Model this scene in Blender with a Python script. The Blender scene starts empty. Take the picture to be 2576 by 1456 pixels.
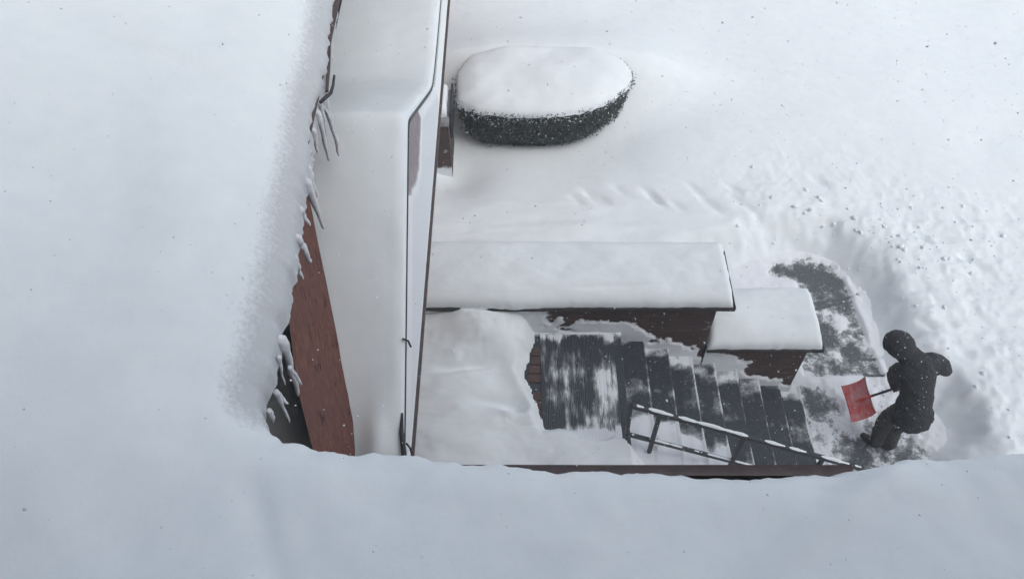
import bpy, bmesh, math, random
import numpy as np
from mathutils import Vector, Matrix
random.seed(7); RNG = np.random.default_rng(11)
R = math.radians
scene = bpy.context.scene
col = scene.collection

# ------------------------------------------------------------------ camera
H = 9.59                                  # eye height above the cleared path
PITCH = R(52.33)
F = 2085.0                                # focal length for a picture 2576 wide
cam_data = bpy.data.cameras.new('camera'); cam = bpy.data.objects.new('camera', cam_data); col.objects.link(cam)
cam.location = (0, 0, H); cam.rotation_euler = (R(90) - PITCH, 0, 0)
cam_data.sensor_width = 36; cam_data.lens = F / 2576 * 36
cam_data.clip_start = 0.05; cam_data.clip_end = 1200
scene.camera = cam
# ------------------------------------------------------------------ sky, light, exposure
SUN_EL, SUN_AZ = R(56), R(130)              # azimuth from +Y towards +X
world = bpy.data.worlds.new('World'); scene.world = world; world.use_nodes = True
nt = world.node_tree; nt.nodes.clear()
sky = nt.nodes.new('ShaderNodeTexSky'); sky.sky_type = 'NISHITA'; sky.sun_disc = False
sky.sun_elevation = SUN_EL; sky.sun_rotation = SUN_AZ; sky.air_density = 1.0; sky.dust_density = 4.0; sky.ozone_density = 1.0
hs = nt.nodes.new('ShaderNodeHueSaturation'); hs.inputs['Saturation'].default_value = 0.45
bg = nt.nodes.new('ShaderNodeBackground'); bg.inputs['Strength'].default_value = 0.12
wo = nt.nodes.new('ShaderNodeOutputWorld')
nt.links.new(sky.outputs[0], hs.inputs['Color']); nt.links.new(hs.outputs[0], bg.inputs[0]); nt.links.new(bg.outputs[0], wo.inputs[0])
sd = bpy.data.lights.new('sun', 'SUN'); sd.energy = 0.5; sd.angle = R(80); sd.color = (0.95, 0.98, 1.0)
sun = bpy.data.objects.new('sun', sd); col.objects.link(sun)
dv = Vector((math.sin(SUN_AZ) * math.cos(SUN_EL), math.cos(SUN_AZ) * math.cos(SUN_EL), math.sin(SUN_EL)))
sun.rotation_euler = dv.to_track_quat('Z', 'Y').to_euler()
scene.view_settings.view_transform = 'Standard'; scene.view_settings.look = 'None'
scene.view_settings.gamma = 1.0; scene.view_settings.exposure = 0.46
scene.cycles.max_bounces = 8; scene.cycles.diffuse_bounces = 5; scene.cycles.volume_bounces = 1
scene.cycles.use_denoising = True

# ------------------------------------------------------------------ helpers
SP, CP = math.sin(PITCH), math.cos(PITCH)
def ray(px, py):
    v = py - 728
    return (px - 1288, F * CP - v * SP, -(F * SP + v * CP))
def P(px, py, z):                          # point at height z seen at px,py (2576 x 1456 picture)
    r = ray(px, py); s = (H - z) / -r[2]
    return Vector((r[0] * s, r[1] * s, z))
def zat(py, Y):                            # height of the point at depth Y seen in row py
    r = ray(0, py); return H + r[2] * Y / r[1]

_T = RNG.random((8, 256, 256))
def vn(x, y, s=0):
    x = np.asarray(x, float); y = np.asarray(y, float)
    xi = np.floor(x).astype(int); yi = np.floor(y).astype(int)
    fx = x - xi; fy = y - yi
    fx = fx * fx * (3 - 2 * fx); fy = fy * fy * (3 - 2 * fy)
    t = _T[s % 8]
    a = t[xi & 255, yi & 255]; b = t[(xi + 1) & 255, yi & 255]
    c = t[xi & 255, (yi + 1) & 255]; d = t[(xi + 1) & 255, (yi + 1) & 255]
    return (a * (1 - fx) + b * fx) * (1 - fy) + (c * (1 - fx) + d * fx) * fy
def fbm(x, y, o=4, s=0, g=0.5):
    r = 0; a = 1; n = 0
    for k in range(o):
        r = r + a * vn(np.asarray(x) * 2 ** k + 17.3 * k, np.asarray(y) * 2 ** k + 5.1 * k, s + k); n += a; a *= g
    return r / n
def sstep(a, b, x):
    t = np.clip((np.asarray(x, float) - a) / (b - a), 0, 1); return t * t * (3 - 2 * t)
def poly_sdf(poly, X, Y):                  # >0 inside
    d = np.full(X.shape, 1e9); ins = np.zeros(X.shape, bool); n = len(poly)
    for i in range(n):
        ax, ay = poly[i]; bx, by = poly[(i + 1) % n]
        ex, ey = bx - ax, by - ay
        t = np.clip(((X - ax) * ex + (Y - ay) * ey) / (ex * ex + ey * ey + 1e-12), 0, 1)
        d = np.minimum(d, np.hypot(X - ax - t * ex, Y - ay - t * ey))
        c = ((ay > Y) != (by > Y)) & (X < (bx - ax) * (Y - ay) / ((by - ay) if by != ay else 1e-9) + ax)
        ins ^= c
    return np.where(ins, d, -d)

def thing(name, label, cat, loc, group=None):
    o = bpy.data.objects.new(name, None); col.objects.link(o); o.location = loc
    o.empty_display_size = 0.2
    o['label'] = label; o['category'] = cat
    if group: o['group'] = group
    return o
def tag(o, label=None, cat=None, group=None, kind=None):
    if label: o['label'] = label
    if cat: o['category'] = cat
    if group: o['group'] = group
    if kind: o['kind'] = kind
    return o
def link(name, me, mat, parent=None):
    o = bpy.data.objects.new(name, me); col.objects.link(o)
    if mat: me.materials.append(mat)
    if parent is not None:
        o.parent = parent
        w = Vector((0, 0, 0)); q = parent
        while q is not None: w += q.location; q = q.parent
        o.location = -w
    return o
def from_lists(name, vs, fs, mat, parent=None, smooth=False, attr=None):
    me = bpy.data.meshes.new(name); me.from_pydata([tuple(v) for v in vs], [], fs)
    if smooth:
        me.polygons.foreach_set('use_smooth', [True] * len(me.polygons))
    if attr is not None:
        a = me.attributes.new('snow', 'FLOAT', 'POINT'); a.data.foreach_set('value', np.asarray(attr, np.float32))
    me.update()
    return link(name, me, mat, parent)
def grid(name, X, Y, Z, mat, parent=None, attr=None, smooth=True, flip=False):
    n, m = X.shape
    vs = np.stack([X.ravel(), Y.ravel(), Z.ravel()], 1)
    i = np.arange(n - 1)[:, None] * m + np.arange(m - 1)[None, :]
    q = np.stack([i, i + m, i + m + 1, i + 1], -1).reshape(-1, 4)
    if flip: q = q[:, ::-1]
    me = bpy.data.meshes.new(name)
    me.vertices.add(len(vs)); me.vertices.foreach_set('co', vs.ravel().astype(np.float32))
    me.loops.add(q.size); me.loops.foreach_set('vertex_index', q.ravel().astype(np.int32))
    me.polygons.add(len(q)); me.polygons.foreach_set('loop_start', (np.arange(len(q)) * 4).astype(np.int32))
    try: me.polygons.foreach_set('loop_total', np.full(len(q), 4, np.int32))
    except Exception: pass
    me.update(calc_edges=True)
    if smooth: me.polygons.foreach_set('use_smooth', np.ones(len(q), bool))
    if attr is not None:
        a = me.attributes.new('snow', 'FLOAT', 'POINT'); a.data.foreach_set('value', np.asarray(attr, np.float32).ravel())
    me.validate()
    return link(name, me, mat, parent)
def box(name, x0, x1, y0, y1, z0, z1, mat, parent=None, bevel=0.0):
    bm = bmesh.new(); bmesh.ops.create_cube(bm, size=1)
    for v in bm.verts:
        v.co = Vector(((x0 + x1) / 2 + v.co.x * (x1 - x0), (y0 + y1) / 2 + v.co.y * (y1 - y0), (z0 + z1) / 2 + v.co.z * (z1 - z0)))
    if bevel: bmesh.ops.bevel(bm, geom=bm.edges[:], offset=bevel, segments=2, affect='EDGES', profile=0.7)
    me = bpy.data.meshes.new(name); bm.to_mesh(me); bm.free()
    return link(name, me, mat, parent)
def tube_data(pts, rad, seg=10, caps=True, square=False):
    pts = [Vector(p) for p in pts]; n = len(pts)
    if not hasattr(rad, '__len__'): rad = [rad] * n
    vs, fs = [], []
    up = Vector((0, 0, 1)) if abs((pts[-1] - pts[0]).normalized().z) < 0.9 else Vector((0, 1, 0))
    for i, p in enumerate(pts):
        t = (pts[min(i + 1, n - 1)] - pts[max(i - 1, 0)]).normalized()
        a = t.cross(up).normalized(); b = a.cross(t).normalized()
        for k in range(seg):
            ang = 2 * math.pi * (k + 0.5) / seg
            vs.append(p + (a * math.cos(ang) + b * math.sin(ang)) * rad[i] * (1.414 if square else 1))
    for i in range(n - 1):
        for k in range(seg):
            fs.append((i * seg + k, i * seg + (k + 1) % seg, (i + 1) * seg + (k + 1) % seg, (i + 1) * seg + k))
    if caps: fs.append(tuple(reversed(range(seg)))); fs.append(tuple(range((n - 1) * seg, n * seg)))
    return vs, fs
def tube(name, pts, rad, mat, parent=None, seg=10, square=False):
    vs, fs = tube_data(pts, rad, 4 if square else seg, True, square)
    return from_lists(name, vs, fs, mat, parent, smooth=not square)

# ------------------------------------------------------------------ materials
def new_mat(name):
    m = bpy.data.materials.new(name); m.use_nodes = True
    return m, m.node_tree, m.node_tree.nodes['Principled BSDF']
def tc(t, scale=None):
    c = t.nodes.new('ShaderNodeNewGeometry').outputs['Position']
    if scale:
        mp = t.nodes.new('ShaderNodeMapping'); mp.inputs['Scale'].default_value = scale
        t.links.new(c, mp.inputs[0]); c = mp.outputs[0]
    return c
def noise(t, scale, detail=4, rough=0.55, vec=None, sc3=None, dist=0.0):
    n = t.nodes.new('ShaderNodeTexNoise'); n.inputs['Scale'].default_value = scale
    n.inputs['Detail'].default_value = detail; n.inputs['Roughness'].default_value = rough
    n.inputs['Distortion'].default_value = dist
    t.links.new(vec if vec is not None else tc(t, sc3), n.inputs['Vector'])
    return n.outputs['Fac']
def mathn(t, op, a, b=0.0, c=None, clamp=False):
    n = t.nodes.new('ShaderNodeMath'); n.operation = op; n.use_clamp = clamp
    for i, x in enumerate((a, b) if c is None else (a, b, c)):
        if isinstance(x, (int, float)): n.inputs[i].default_value = x
        else: t.links.new(x, n.inputs[i])
    return n.outputs[0]
def ramp(t, fac, stops):
    n = t.nodes.new('ShaderNodeValToRGB'); e = n.color_ramp.elements
    while len(e) < len(stops): e.new(0.5)
    for i, (p, c) in enumerate(stops):
        e[i].position = p; e[i].color = c if len(c) == 4 else (*c, 1)
    t.links.new(fac, n.inputs[0]); return n.outputs[0]
def mixc(t, fac, a, b, blend='MIX'):
    n = t.nodes.new('ShaderNodeMix'); n.data_type = 'RGBA'; n.blend_type = blend
    for sock, x in ((n.inputs[0], fac), (n.inputs[6], a), (n.inputs[7], b)):
        if isinstance(x, (int, float)): sock.default_value = x
        elif isinstance(x, tuple): sock.default_value = (*x, 1) if len(x) == 3 else x
        else: t.links.new(x, sock)
    return n.outputs[2]
def bump(t, bs, h, strength=0.3, dist=0.02):
    n = t.nodes.new('ShaderNodeBump'); n.inputs['Strength'].default_value = strength; n.inputs['Distance'].default_value = dist
    t.links.new(h, n.inputs['Height']); t.links.new(n.outputs[0], bs.inputs['Normal'])
SNOW = (0.80, 0.845, 0.885)
def snow_mat(name='snow', strength=0.35, dist=0.03, icy=False):
    m, t, bs = new_mat(name)
    bs.inputs['Roughness'].default_value = 0.85
    bs.inputs['Specular IOR Level'].default_value = 0.25
    n1 = noise(t, 6, 5, 0.6); n2 = noise(t, 60, 3, 0.6)
    n4 = noise(t, 170, 2, 0.8)
    h = mathn(t, 'ADD', n1, mathn(t, 'ADD', mathn(t, 'MULTIPLY', n2, 0.12), mathn(t, 'MULTIPLY', n4, 0.10)))
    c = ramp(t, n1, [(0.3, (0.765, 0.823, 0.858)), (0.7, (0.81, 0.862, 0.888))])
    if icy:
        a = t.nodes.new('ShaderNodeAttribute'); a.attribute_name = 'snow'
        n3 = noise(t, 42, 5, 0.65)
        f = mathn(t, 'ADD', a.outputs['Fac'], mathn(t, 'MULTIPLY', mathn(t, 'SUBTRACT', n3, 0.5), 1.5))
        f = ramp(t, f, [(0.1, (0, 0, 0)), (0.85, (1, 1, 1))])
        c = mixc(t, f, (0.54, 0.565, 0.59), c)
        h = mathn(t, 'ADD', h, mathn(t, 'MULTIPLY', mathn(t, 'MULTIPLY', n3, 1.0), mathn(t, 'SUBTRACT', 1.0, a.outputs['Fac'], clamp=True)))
        bs.inputs['Roughness'].default_value = 0.6
    t.links.new(c, bs.inputs['Base Color'])
    bump(t, bs, h, strength, dist)
    return m
def patchy(name, dark_fn, k=1.1, lo=0.40, hi=0.62, nscale=9, sc3=None, rough=0.45, fine=55):
    """a dark surface with thin snow where the 'snow' attribute plus fine noise says so"""
    m, t, bs = new_mat(name)
    a = t.nodes.new('ShaderNodeAttribute'); a.attribute_name = 'snow'
    n1 = noise(t, nscale, 6, 0.68, sc3=sc3); n2 = noise(t, fine, 4, 0.7, sc3=sc3)
    nn = mathn(t, 'ADD', mathn(t, 'MULTIPLY', n1, 0.7), mathn(t, 'MULTIPLY', n2, 0.3))
    f = mathn(t, 'ADD', a.outputs['Fac'], mathn(t, 'MULTIPLY', mathn(t, 'SUBTRACT', nn, 0.5), k * 2))
    mask = ramp(t, f, [(lo, (0, 0, 0)), (lo + (hi - lo) * 0.5, (0.28, 0.28, 0.28)), (hi, (1, 1, 1))])
    d = dark_fn(t)
    c = mixc(t, mask, d, (0.76, 0.80, 0.84))
    t.links.new(c, bs.inputs['Base Color'])
    rr = t.nodes.new('ShaderNodeMapRange'); t.links.new(mask, rr.inputs[0])
    rr.inputs[3].default_value = rough; rr.inputs[4].default_value = 0.9
    t.links.new(rr.outputs[0], bs.inputs['Roughness'])
    bump(t, bs, mathn(t, 'ADD', mask, mathn(t, 'MULTIPLY', n2, 0.25)), 0.6, 0.012)
    return m
def slate(t):
    n = noise(t, 22, 5, 0.6)
    return ramp(t, n, [(0.3, (0.016, 0.022, 0.030)), (0.7, (0.046, 0.056, 0.068))])
def slab(t):
    n = noise(t, 30, 6, 0.7)
    return ramp(t, n, [(0.3, (0.035, 0.042, 0.050)), (0.7, (0.13, 0.145, 0.16))])
def ribbed(t):
    p = tc(t); w = t.nodes.new('ShaderNodeTexWave'); w.wave_type = 'BANDS'; w.bands_direction = 'X'
    w.inputs['Scale'].default_value = 18; w.inputs['Distortion'].default_value = 0.6; w.inputs['Detail'].default_value = 1
    t.links.new(p, w.inputs[0])
    n = noise(t, 7, 4)
    a = ramp(t, w.outputs['Fac'], [(0.2, (0.012, 0.017, 0.024)), (0.8, (0.075, 0.088, 0.10))])
    return mixc(t, mathn(t, 'MULTIPLY', n, 0.5), a, (0.03, 0.04, 0.05))
def brickcol(c1, c2, mortar, scale=1.0):
    def fn(t):
        p = t.nodes.new('ShaderNodeNewGeometry').outputs['Position']
        s = t.nodes.new('ShaderNodeSeparateXYZ'); t.links.new(p, s.inputs[0])
        cb = t.nodes.new('ShaderNodeCombineXYZ')
        t.links.new(mathn(t, 'ADD', s.outputs[0], s.outputs[1]), cb.inputs[0]); t.links.new(s.outputs[2], cb.inputs[1])
        b = t.nodes.new('ShaderNodeTexBrick'); b.inputs['Scale'].default_value = scale
        b.inputs['Color1'].default_value = (*c1, 1); b.inputs['Color2'].default_value = (*c2, 1); b.inputs['Mortar'].default_value = (*mortar, 1)
        b.inputs['Brick Width'].default_value = 0.215; b.inputs['Row Height'].default_value = 0.072; b.inputs['Mortar Size'].default_value = 0.006
        t.links.new(cb.outputs[0], b.inputs['Vector'])
        n = noise(t, 40, 5, 0.7)
        return mixc(t, 0.5, b.outputs['Color'], ramp(t, n, [(0.3, (0.25, 0.25, 0.25)), (0.7, (0.9, 0.9, 0.9))]), 'MULTIPLY')
    return fn
def plain(name, c1, c2, scale=20, rough=0.6, bs_=0.2, metal=0.0, sc3=None):
    m, t, bs = new_mat(name)
    n = noise(t, scale, 5, 0.65, sc3=sc3)
    t.links.new(ramp(t, n, [(0.3, c1), (0.7, c2)]), bs.inputs['Base Color'])
    bs.inputs['Roughness'].default_value = rough; bs.inputs['Metallic'].default_value = metal
    bump(t, bs, n, bs_, 0.01)
    return m
M_snow = snow_mat('snow', 0.16, 0.015)
M_ground = snow_mat('ground snow', 0.22, 0.02)
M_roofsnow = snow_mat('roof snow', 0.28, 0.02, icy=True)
M_step = patchy('slate steps with snow', slate, k=0.70, lo=.30, hi=.74, nscale=7)
M_path = patchy('paving with trodden snow', slab, k=1.15, nscale=9, fine=34, lo=.22, hi=.66)
M_mat = patchy('ribbed rubber with snow', ribbed, k=0.85, nscale=7, sc3=(3.0, 0.6, 1), fine=34, lo=.28, hi=.8)
M_brick = patchy('brick with snow', brickcol((0.12, 0.068, 0.058), (0.075, 0.048, 0.046), (0.045, 0.04, 0.04)), k=0.9, nscale=7, sc3=(0.7, 0.7, 1.6), rough=0.8)
M_brick_red = patchy('red brick', brickcol((0.12, 0.072, 0.06), (0.08, 0.05, 0.046), (0.08, 0.075, 0.075)), k=0.85, nscale=9, rough=0.8)
M_cap = patchy('capstone', lambda t: ramp(t, noise(t, 30, 5, 0.7), [(0.3, (0.022, 0.024, 0.026)), (0.7, (0.06, 0.06, 0.06))]), k=0.7, nscale=10, sc3=(0.6, 0.6, 2), rough=0.8)
M_iron = plain('black iron', (0.012, 0.016, 0.02), (0.03, 0.036, 0.042), 30, 0.5, 0.15)
M_brownmetal = plain('brown metal edge', (0.048, 0.036, 0.035), (0.09, 0.062, 0.058), 14, 0.5, 0.2, sc3=(1, 1, 1))
M_mauve = plain('mauve siding', (0.30, 0.26, 0.28), (0.38, 0.34, 0.36), 8, 0.7)
M_shadewall = plain('painted shade wall', (0.004, 0.007, 0.009), (0.012, 0.016, 0.020), 4, 1.0); M_shadewall.node_tree.nodes['Principled BSDF'].inputs['Specular IOR Level'].default_value = 0.1  # near-black: the shade of the gap under the eave is put into this colour
M_wall = plain('house wall', (0.12, 0.07, 0.06), (0.18, 0.10, 0.085), 9, 0.85)
M_stone = plain('grey stone', (0.20, 0.22, 0.23), (0.34, 0.36, 0.37), 12, 0.7)
def shingle():
    m, t, bs = new_mat('brown shingles')
    g = t.nodes.new('ShaderNodeNewGeometry').outputs['Position']
    def dot(v):
        q = t.nodes.new('ShaderNodeVectorMath'); q.operation = 'DOT_PRODUCT'; t.links.new(g, q.inputs[0]); q.inputs[1].default_value = v; return q.outputs['Value']
    dd_ = Vector((-0.22, 0.82, 0.53)).normalized(); nn_ = Vector((0.936, 0, 0.352)); pp_ = nn_.cross(dd_).normalized()
    cb = t.nodes.new('ShaderNodeCombineXYZ'); t.links.new(dot(pp_), cb.inputs[0])
    t.links.new(mathn(t, 'MULTIPLY', dot(dd_), 0.16), cb.inputs[1]); uv = cb.outputs[0]
    n = noise(t, 46, 5, 0.7, vec=uv); n2 = noise(t, 2.2, 3, 0.5); n3 = noise(t, 130, 3, 0.7, vec=uv)
    c = ramp(t, mathn(t, 'ADD', mathn(t, 'MULTIPLY', n, .6), mathn(t, 'MULTIPLY', n3, .4)), [(0.36, (0.075, 0.030, 0.024)), (0.5, (0.15, 0.060, 0.044)), (0.62, (0.25, 0.105, 0.075))])
    c = mixc(t, ramp(t, n2, [(0.35, (0, 0, 0)), (0.7, (0.5, 0.5, 0.5))]), c, (0.14, 0.068, 0.062))
    cr = noise(t, 17, 2, 0.5, vec=uv, dist=1.0); cm = noise(t, 4.5, 2)
    ridge = mathn(t, 'ABSOLUTE', mathn(t, 'SUBTRACT', cr, 0.5))
    crack = ramp(t, mathn(t, 'ADD', ridge, mathn(t, 'MULTIPLY', ramp(t, cm, [(0.45, (1, 1, 1)), (0.6, (0, 0, 0))]), 0.2)), [(0.006, (0.32, 0.30, 0.30)), (0.035, (1, 1, 1))])
    c = mixc(t, 1.0, c, crack, 'MULTIPLY')
    t.links.new(c, bs.inputs['Base Color']); bs.inputs['Roughness'].default_value = 0.8
    bump(t, bs, mathn(t, 'ADD', n, crack), 0.5, 0.012)
    return m
M_shingle = shingle()
def ice():
    m, t, bs = new_mat('ice')
    n = noise(t, 30, 3)
    t.links.new(ramp(t, n, [(0.3, (0.62, 0.63, 0.67)), (0.7, (0.80, 0.81, 0.85))]), bs.inputs['Base Color'])
    bs.inputs['Roughness'].default_value = 0.22; bs.inputs['IOR'].default_value = 1.31
    bs.inputs['Transmission Weight'].default_value = 0.0
    bump(t, bs, n, 0.3, 0.01)
    return m
M_ice = ice()
def clothmat(name, c1, c2):
    m, t, bs = new_mat(name)
    n = noise(t, 14, 5, 0.65); fl = noise(t, 75, 3, 0.6); fw = noise(t, 9, 3, .6)
    f = ramp(t, mathn(t, 'ADD', fl, mathn(t, 'MULTIPLY', fw, 0.22)), [(0.76, (0, 0, 0)), (0.84, (0.55, 0.55, 0.55))])
    t.links.new(mixc(t, f, ramp(t, n, [(0.3, c1), (0.7, c2)]), (0.7, 0.74, 0.78)), bs.inputs['Base Color'])
    bs.inputs['Roughness'].default_value = 0.8
    bump(t, bs, mathn(t, 'ADD', n, mathn(t, 'MULTIPLY', noise(t, 26, 4, .6, sc3=(1, .5, 1.6), dist=1.0), .8)), 0.75, 0.02)
    return m
M_cloth = clothmat('black winter cloth', (0.009, 0.012, 0.016), (0.024, 0.027, 0.030))
M_trousers = clothmat('charcoal trousers', (0.018, 0.020, 0.020), (0.040, 0.041, 0.038))
M_skin = plain('skin', (0.42, 0.25, 0.19), (0.48, 0.30, 0.23), 12, 0.5)
M_glove = plain('black glove', (0.010, 0.011, 0.013), (0.02, 0.022, 0.025), 30, 0.6, 0.3)
M_boot = plain('dark boot', (0.014, 0.014, 0.015), (0.03, 0.03, 0.032), 30, 0.5, 0.3)
def shovelmat():
    m, t, bs = new_mat('red plastic with snow')
    n = noise(t, 11, 6, 0.7, sc3=(2.2, 0.7, 1)); a = t.nodes.new('ShaderNodeAttribute'); a.attribute_name = 'snow'
    f = mathn(t, 'ADD', a.outputs['Fac'], mathn(t, 'MULTIPLY', mathn(t, 'SUBTRACT', n, 0.5), 1.5))
    f = ramp(t, f, [(0.15, (0.04, 0.04, 0.04)), (0.75, (0.60, 0.60, 0.60))])
    t.links.new(mixc(t, f, (0.85, 0.085, 0.065), (0.78, 0.80, 0.83)), bs.inputs['Base Color'])
    bs.inputs['Roughness'].default_value = 0.45
    bump(t, bs, f, 0.4, 0.008)
    return m
M_shovel = shovelmat()
def leafmat():
    m, t, bs = new_mat('dark evergreen leaf')
    n = noise(t, 14, 3)
    t.links.new(ramp(t, n, [(0.3, (0.020, 0.034, 0.032)), (0.7, (0.075, 0.105, 0.098))]), bs.inputs['Base Color'])
    bs.inputs['Roughness'].default_value = 0.55
    return m
M_leaf = leafmat()
M_core = plain('hedge twigs', (0.008, 0.011, 0.011), (0.02, 0.022, 0.02), 20, 0.9)

# ------------------------------------------------------------------ constants of the place
LAND, RISE, TREAD = 1.53, 0.17, 0.3125
X0S = 1.269                                # landing edge
YW = 5.60                                  # front face of the parapet walls
SNOWZ = 0.50

# path polygon (bottom of the banks), from the picture at ground height
path_px = [(1880, 668), (1940, 642), (2010, 628), (2075, 636), (2135, 672), (2190, 745), (2222, 830), (2238, 905),
           (2262, 955), (2330, 1000), (2362, 1060), (2372, 1120), (2360, 1200), (2250, 1300), (1700, 1330), (1700, 700)]
path_poly = [tuple(P(a, b, 0.05)[:2]) for a, b in path_px]
slab_px = [(1995, 660), (2128, 700), (2225, 945), (2010, 960)]
hedge_out_px = [(1150, 262), (1200, 283), (1290, 291), (1380, 291), (1450, 284), (1505, 268), (1545, 245), (1575, 222), (1590, 200), (1584, 176),
                (1562, 155), (1520, 138), (1450, 128), (1330, 125), (1240, 130), (1180, 148), (1150, 190)]
HZ = 1.08
hedge_out = [tuple(P(a, b, HZ)[:2]) for a, b in hedge_out_px]

# ------------------------------------------------------------------ snow covered ground
def axis(a, b, d, lo, hi):
    c = np.arange(a, b + d * 0.5, d)
    g = d * 1.35 ** np.arange(1, 26)
    up = b + np.cumsum(g); dn = a - np.cumsum(g)
    return np.concatenate([dn[dn > lo][::-1], c, up[up < hi]])
gx = axis(-1.6, 10.6, 0.034, -400, 400); gy = axis(2.6, 15.2, 0.034, -400, 400)
GX, GY = np.meshgrid(gx, gy, indexing='ij')
def ground_height(X, Y):
    z = SNOWZ - .04 + (fbm(X * 0.35, Y * 0.35, 3, 1) - 0.5) * 0.16 + (fbm(X * 1.3 + 9, Y * 1.3, 3, 2) - 0.5) * 0.035
    # wind ripples across the yard
    w = sstep(6.4, 7.2, Y) * (1 - sstep(8.3, 9.2, Y)) * (1 - sstep(3.5, 4.6, X))
    z = z + w * (fbm(X * 1.0, Y * 3.4, 4, 3) - 0.5) * 0.10
    # trodden / thrown snow around the path
    sd_ = poly_sdf(path_poly, X, Y)
    near = np.exp(-np.clip(-sd_, 0, 9) / 1.1) * (sd_ < 0.3)
    thrown = sstep(-3.2, -0.1, sd_) * 0.5 + near * 0.5
    east = sstep(5.2, 6.2, X) * (1 - sstep(8.2, 9.4, Y))
    amp = np.clip(thrown * 1.0 + east * 0.55, 0, 1.1) * sstep(3.0, 3.9, X + (Y - 6.5) * 0.15)
    lumps = (fbm(X * 2.6, Y * 2.6, 4, 4, 0.6) - 0.5) * 0.30 + (np.clip(fbm(X * 7, Y * 7, 3, 5, 0.6) - 0.52, 0, 1)) * 0.40
    holes = -np.clip(fbm(X * 2.9 + 40, Y * 2.9 + 12, 2, 6) - 0.62, 0, 1) * 0.9
    z = z + amp * (lumps * 0.22 + holes * 0.12 + (fbm(X * 11, Y * 11, 3, 2, .6) - .5) * .034)
    # a few old footprints in the open yard
    for (fx, fy, w_, h_, dpt) in FOOT:
        z = z - dpt * .55 * np.exp(-(((X - fx + (Y - fy) * .7) / w_) ** 2 + ((Y - fy) / h_) ** 2))
    # hollow in front of the hedge, scooped deeper to shade the snow there
    hs_ = poly_sdf(hedge_out, X, Y)
    dh = -hs_
    front = 1 - sstep(10.3, 11.4, Y)
    z = z - 0.22 * np.exp(-(np.clip(dh, 0, 9) / 0.95) ** 2) * front
    z = z + 0.62 * np.exp(-(np.clip(dh, 0, 9) / 1.3) ** 2) * sstep(10.9, 11.8, Y)
    z = z + 0.75 * (1 - sstep(6.3, 8.0, Y)) * (1 - sstep(1.6, 2.7, X))
    z = np.where(hs_ > 0.28, np.minimum(z, 0.12), z)
    z = z - 0.22 * np.exp(-(((X + 0.95) / 0.5) ** 2 + ((Y - 9.4) / 0.55) ** 2))
    # bank round the cleared path
    bank = sstep(-0.50, 0.26, sd_ + (fbm(X * 1.8, Y * 1.8, 4, 2, .45) - 0.5) * 0.36)
    rim = np.exp(-((sd_ + 0.62) / 0.35) ** 2) * 0.05
    z = (z + rim * sstep(3.4, 4.2, X)) * (1 - bank) + (-0.05) * bank
    # under the stoop and house
    st = (X < 3.78) & (Y < 6.35) & (X > -1.4)
    z = np.where(st, np.minimum(z, -0.1), z)
    far = np.hypot(X - 4, Y - 8)
    z = np.where(far > 40, SNOWZ, z)
    return z
FOOT = []
for px, py, l in ((1488, 482, .20), (1515, 490, .12), (1640, 488, .22), (1655, 500, .12), (1450, 492, .10), (1775, 505, .14), (1745, 472, .10), (1800, 520, .12),
                  (1850, 500, .12), (1905, 540, .16), (1560, 470, .08), (1700, 512, .09), (1836, 470, .10), (2060, 452, .10), (1100 + 15, 440, .1)):
    p = P(px, py, SNOWZ); FOOT.append((p.x, p.y, 0.07, 0.13, l * 0.75))
for i in range(22):
    px = random.uniform(2040, 2560); py = random.uniform(560, 1120)
    if px < 2300 and py > 640: continue
    p = P(px, py, SNOWZ); FOOT.append((p.x, p.y, random.uniform(.05, .1), random.uniform(.07, .14), random.uniform(.05, .13)))
GZ = ground_height(GX, GY)
tag(grid('snow_ground', GX, GY, GZ, M_ground), kind='structure')

# ------------------------------------------------------------------ path
ax_ = np.arange(3.2, 7.2, 0.02); ay_ = np.arange(2.2, 10.4, 0.02)
PX, PY = np.meshgrid(ax_, ay_, indexing='ij')
slab_poly = [tuple(P(a, b, 0.0)[:2]) for a, b in slab_px]
def blob(X, Y, px, py, rx, ry, z=0.0):
    p = P(px, py, z); return np.exp(-(((X - p.x) / rx) ** 2 + ((Y - p.y) / ry) ** 2))
ins = poly_sdf(slab_poly, PX, PY)
S = 0.80 + 0 * PX
S -= 0.36 * sstep(0.0, 0.08, ins)
for (a, b, rx, ry, w) in ((1940, 668, .30, .20, .45), (1985, 672, .42, .20, .42), (2050, 690, .30, .25, .38), (2075, 860, .30, .42, .14), (2180, 900, .28, .30, .20), (2190, 800, .22, .3, .12),
                          (2068, 1018, .17, .22, .5), (2100, 1030, .12, .12, .3), (2120, 1150, .30, .25, .42), (2250, 1145, .50, .32, .46), (2310, 1080, .30, .30, .35),
                          (2200, 1100, .22, .2, .35), (2035, 1010, .06, .35, .25)):  # last, narrow blob paints the shadow along the lowest riser
    S -= w * blob(PX, PY, a, b, rx, ry)
for (a, b, rx, ry, w) in ((2110, 795, .28, .16, .30), (2105, 905, .16, .16, .35), (1960, 715, .18, .07, .30), (2080, 960, .5, .10, .4), (1850, 690, .35, .7, .5), (2020, 740, .25, .12, .3)):
    S += w * blob(PX, PY, a, b, rx, ry)
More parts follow.
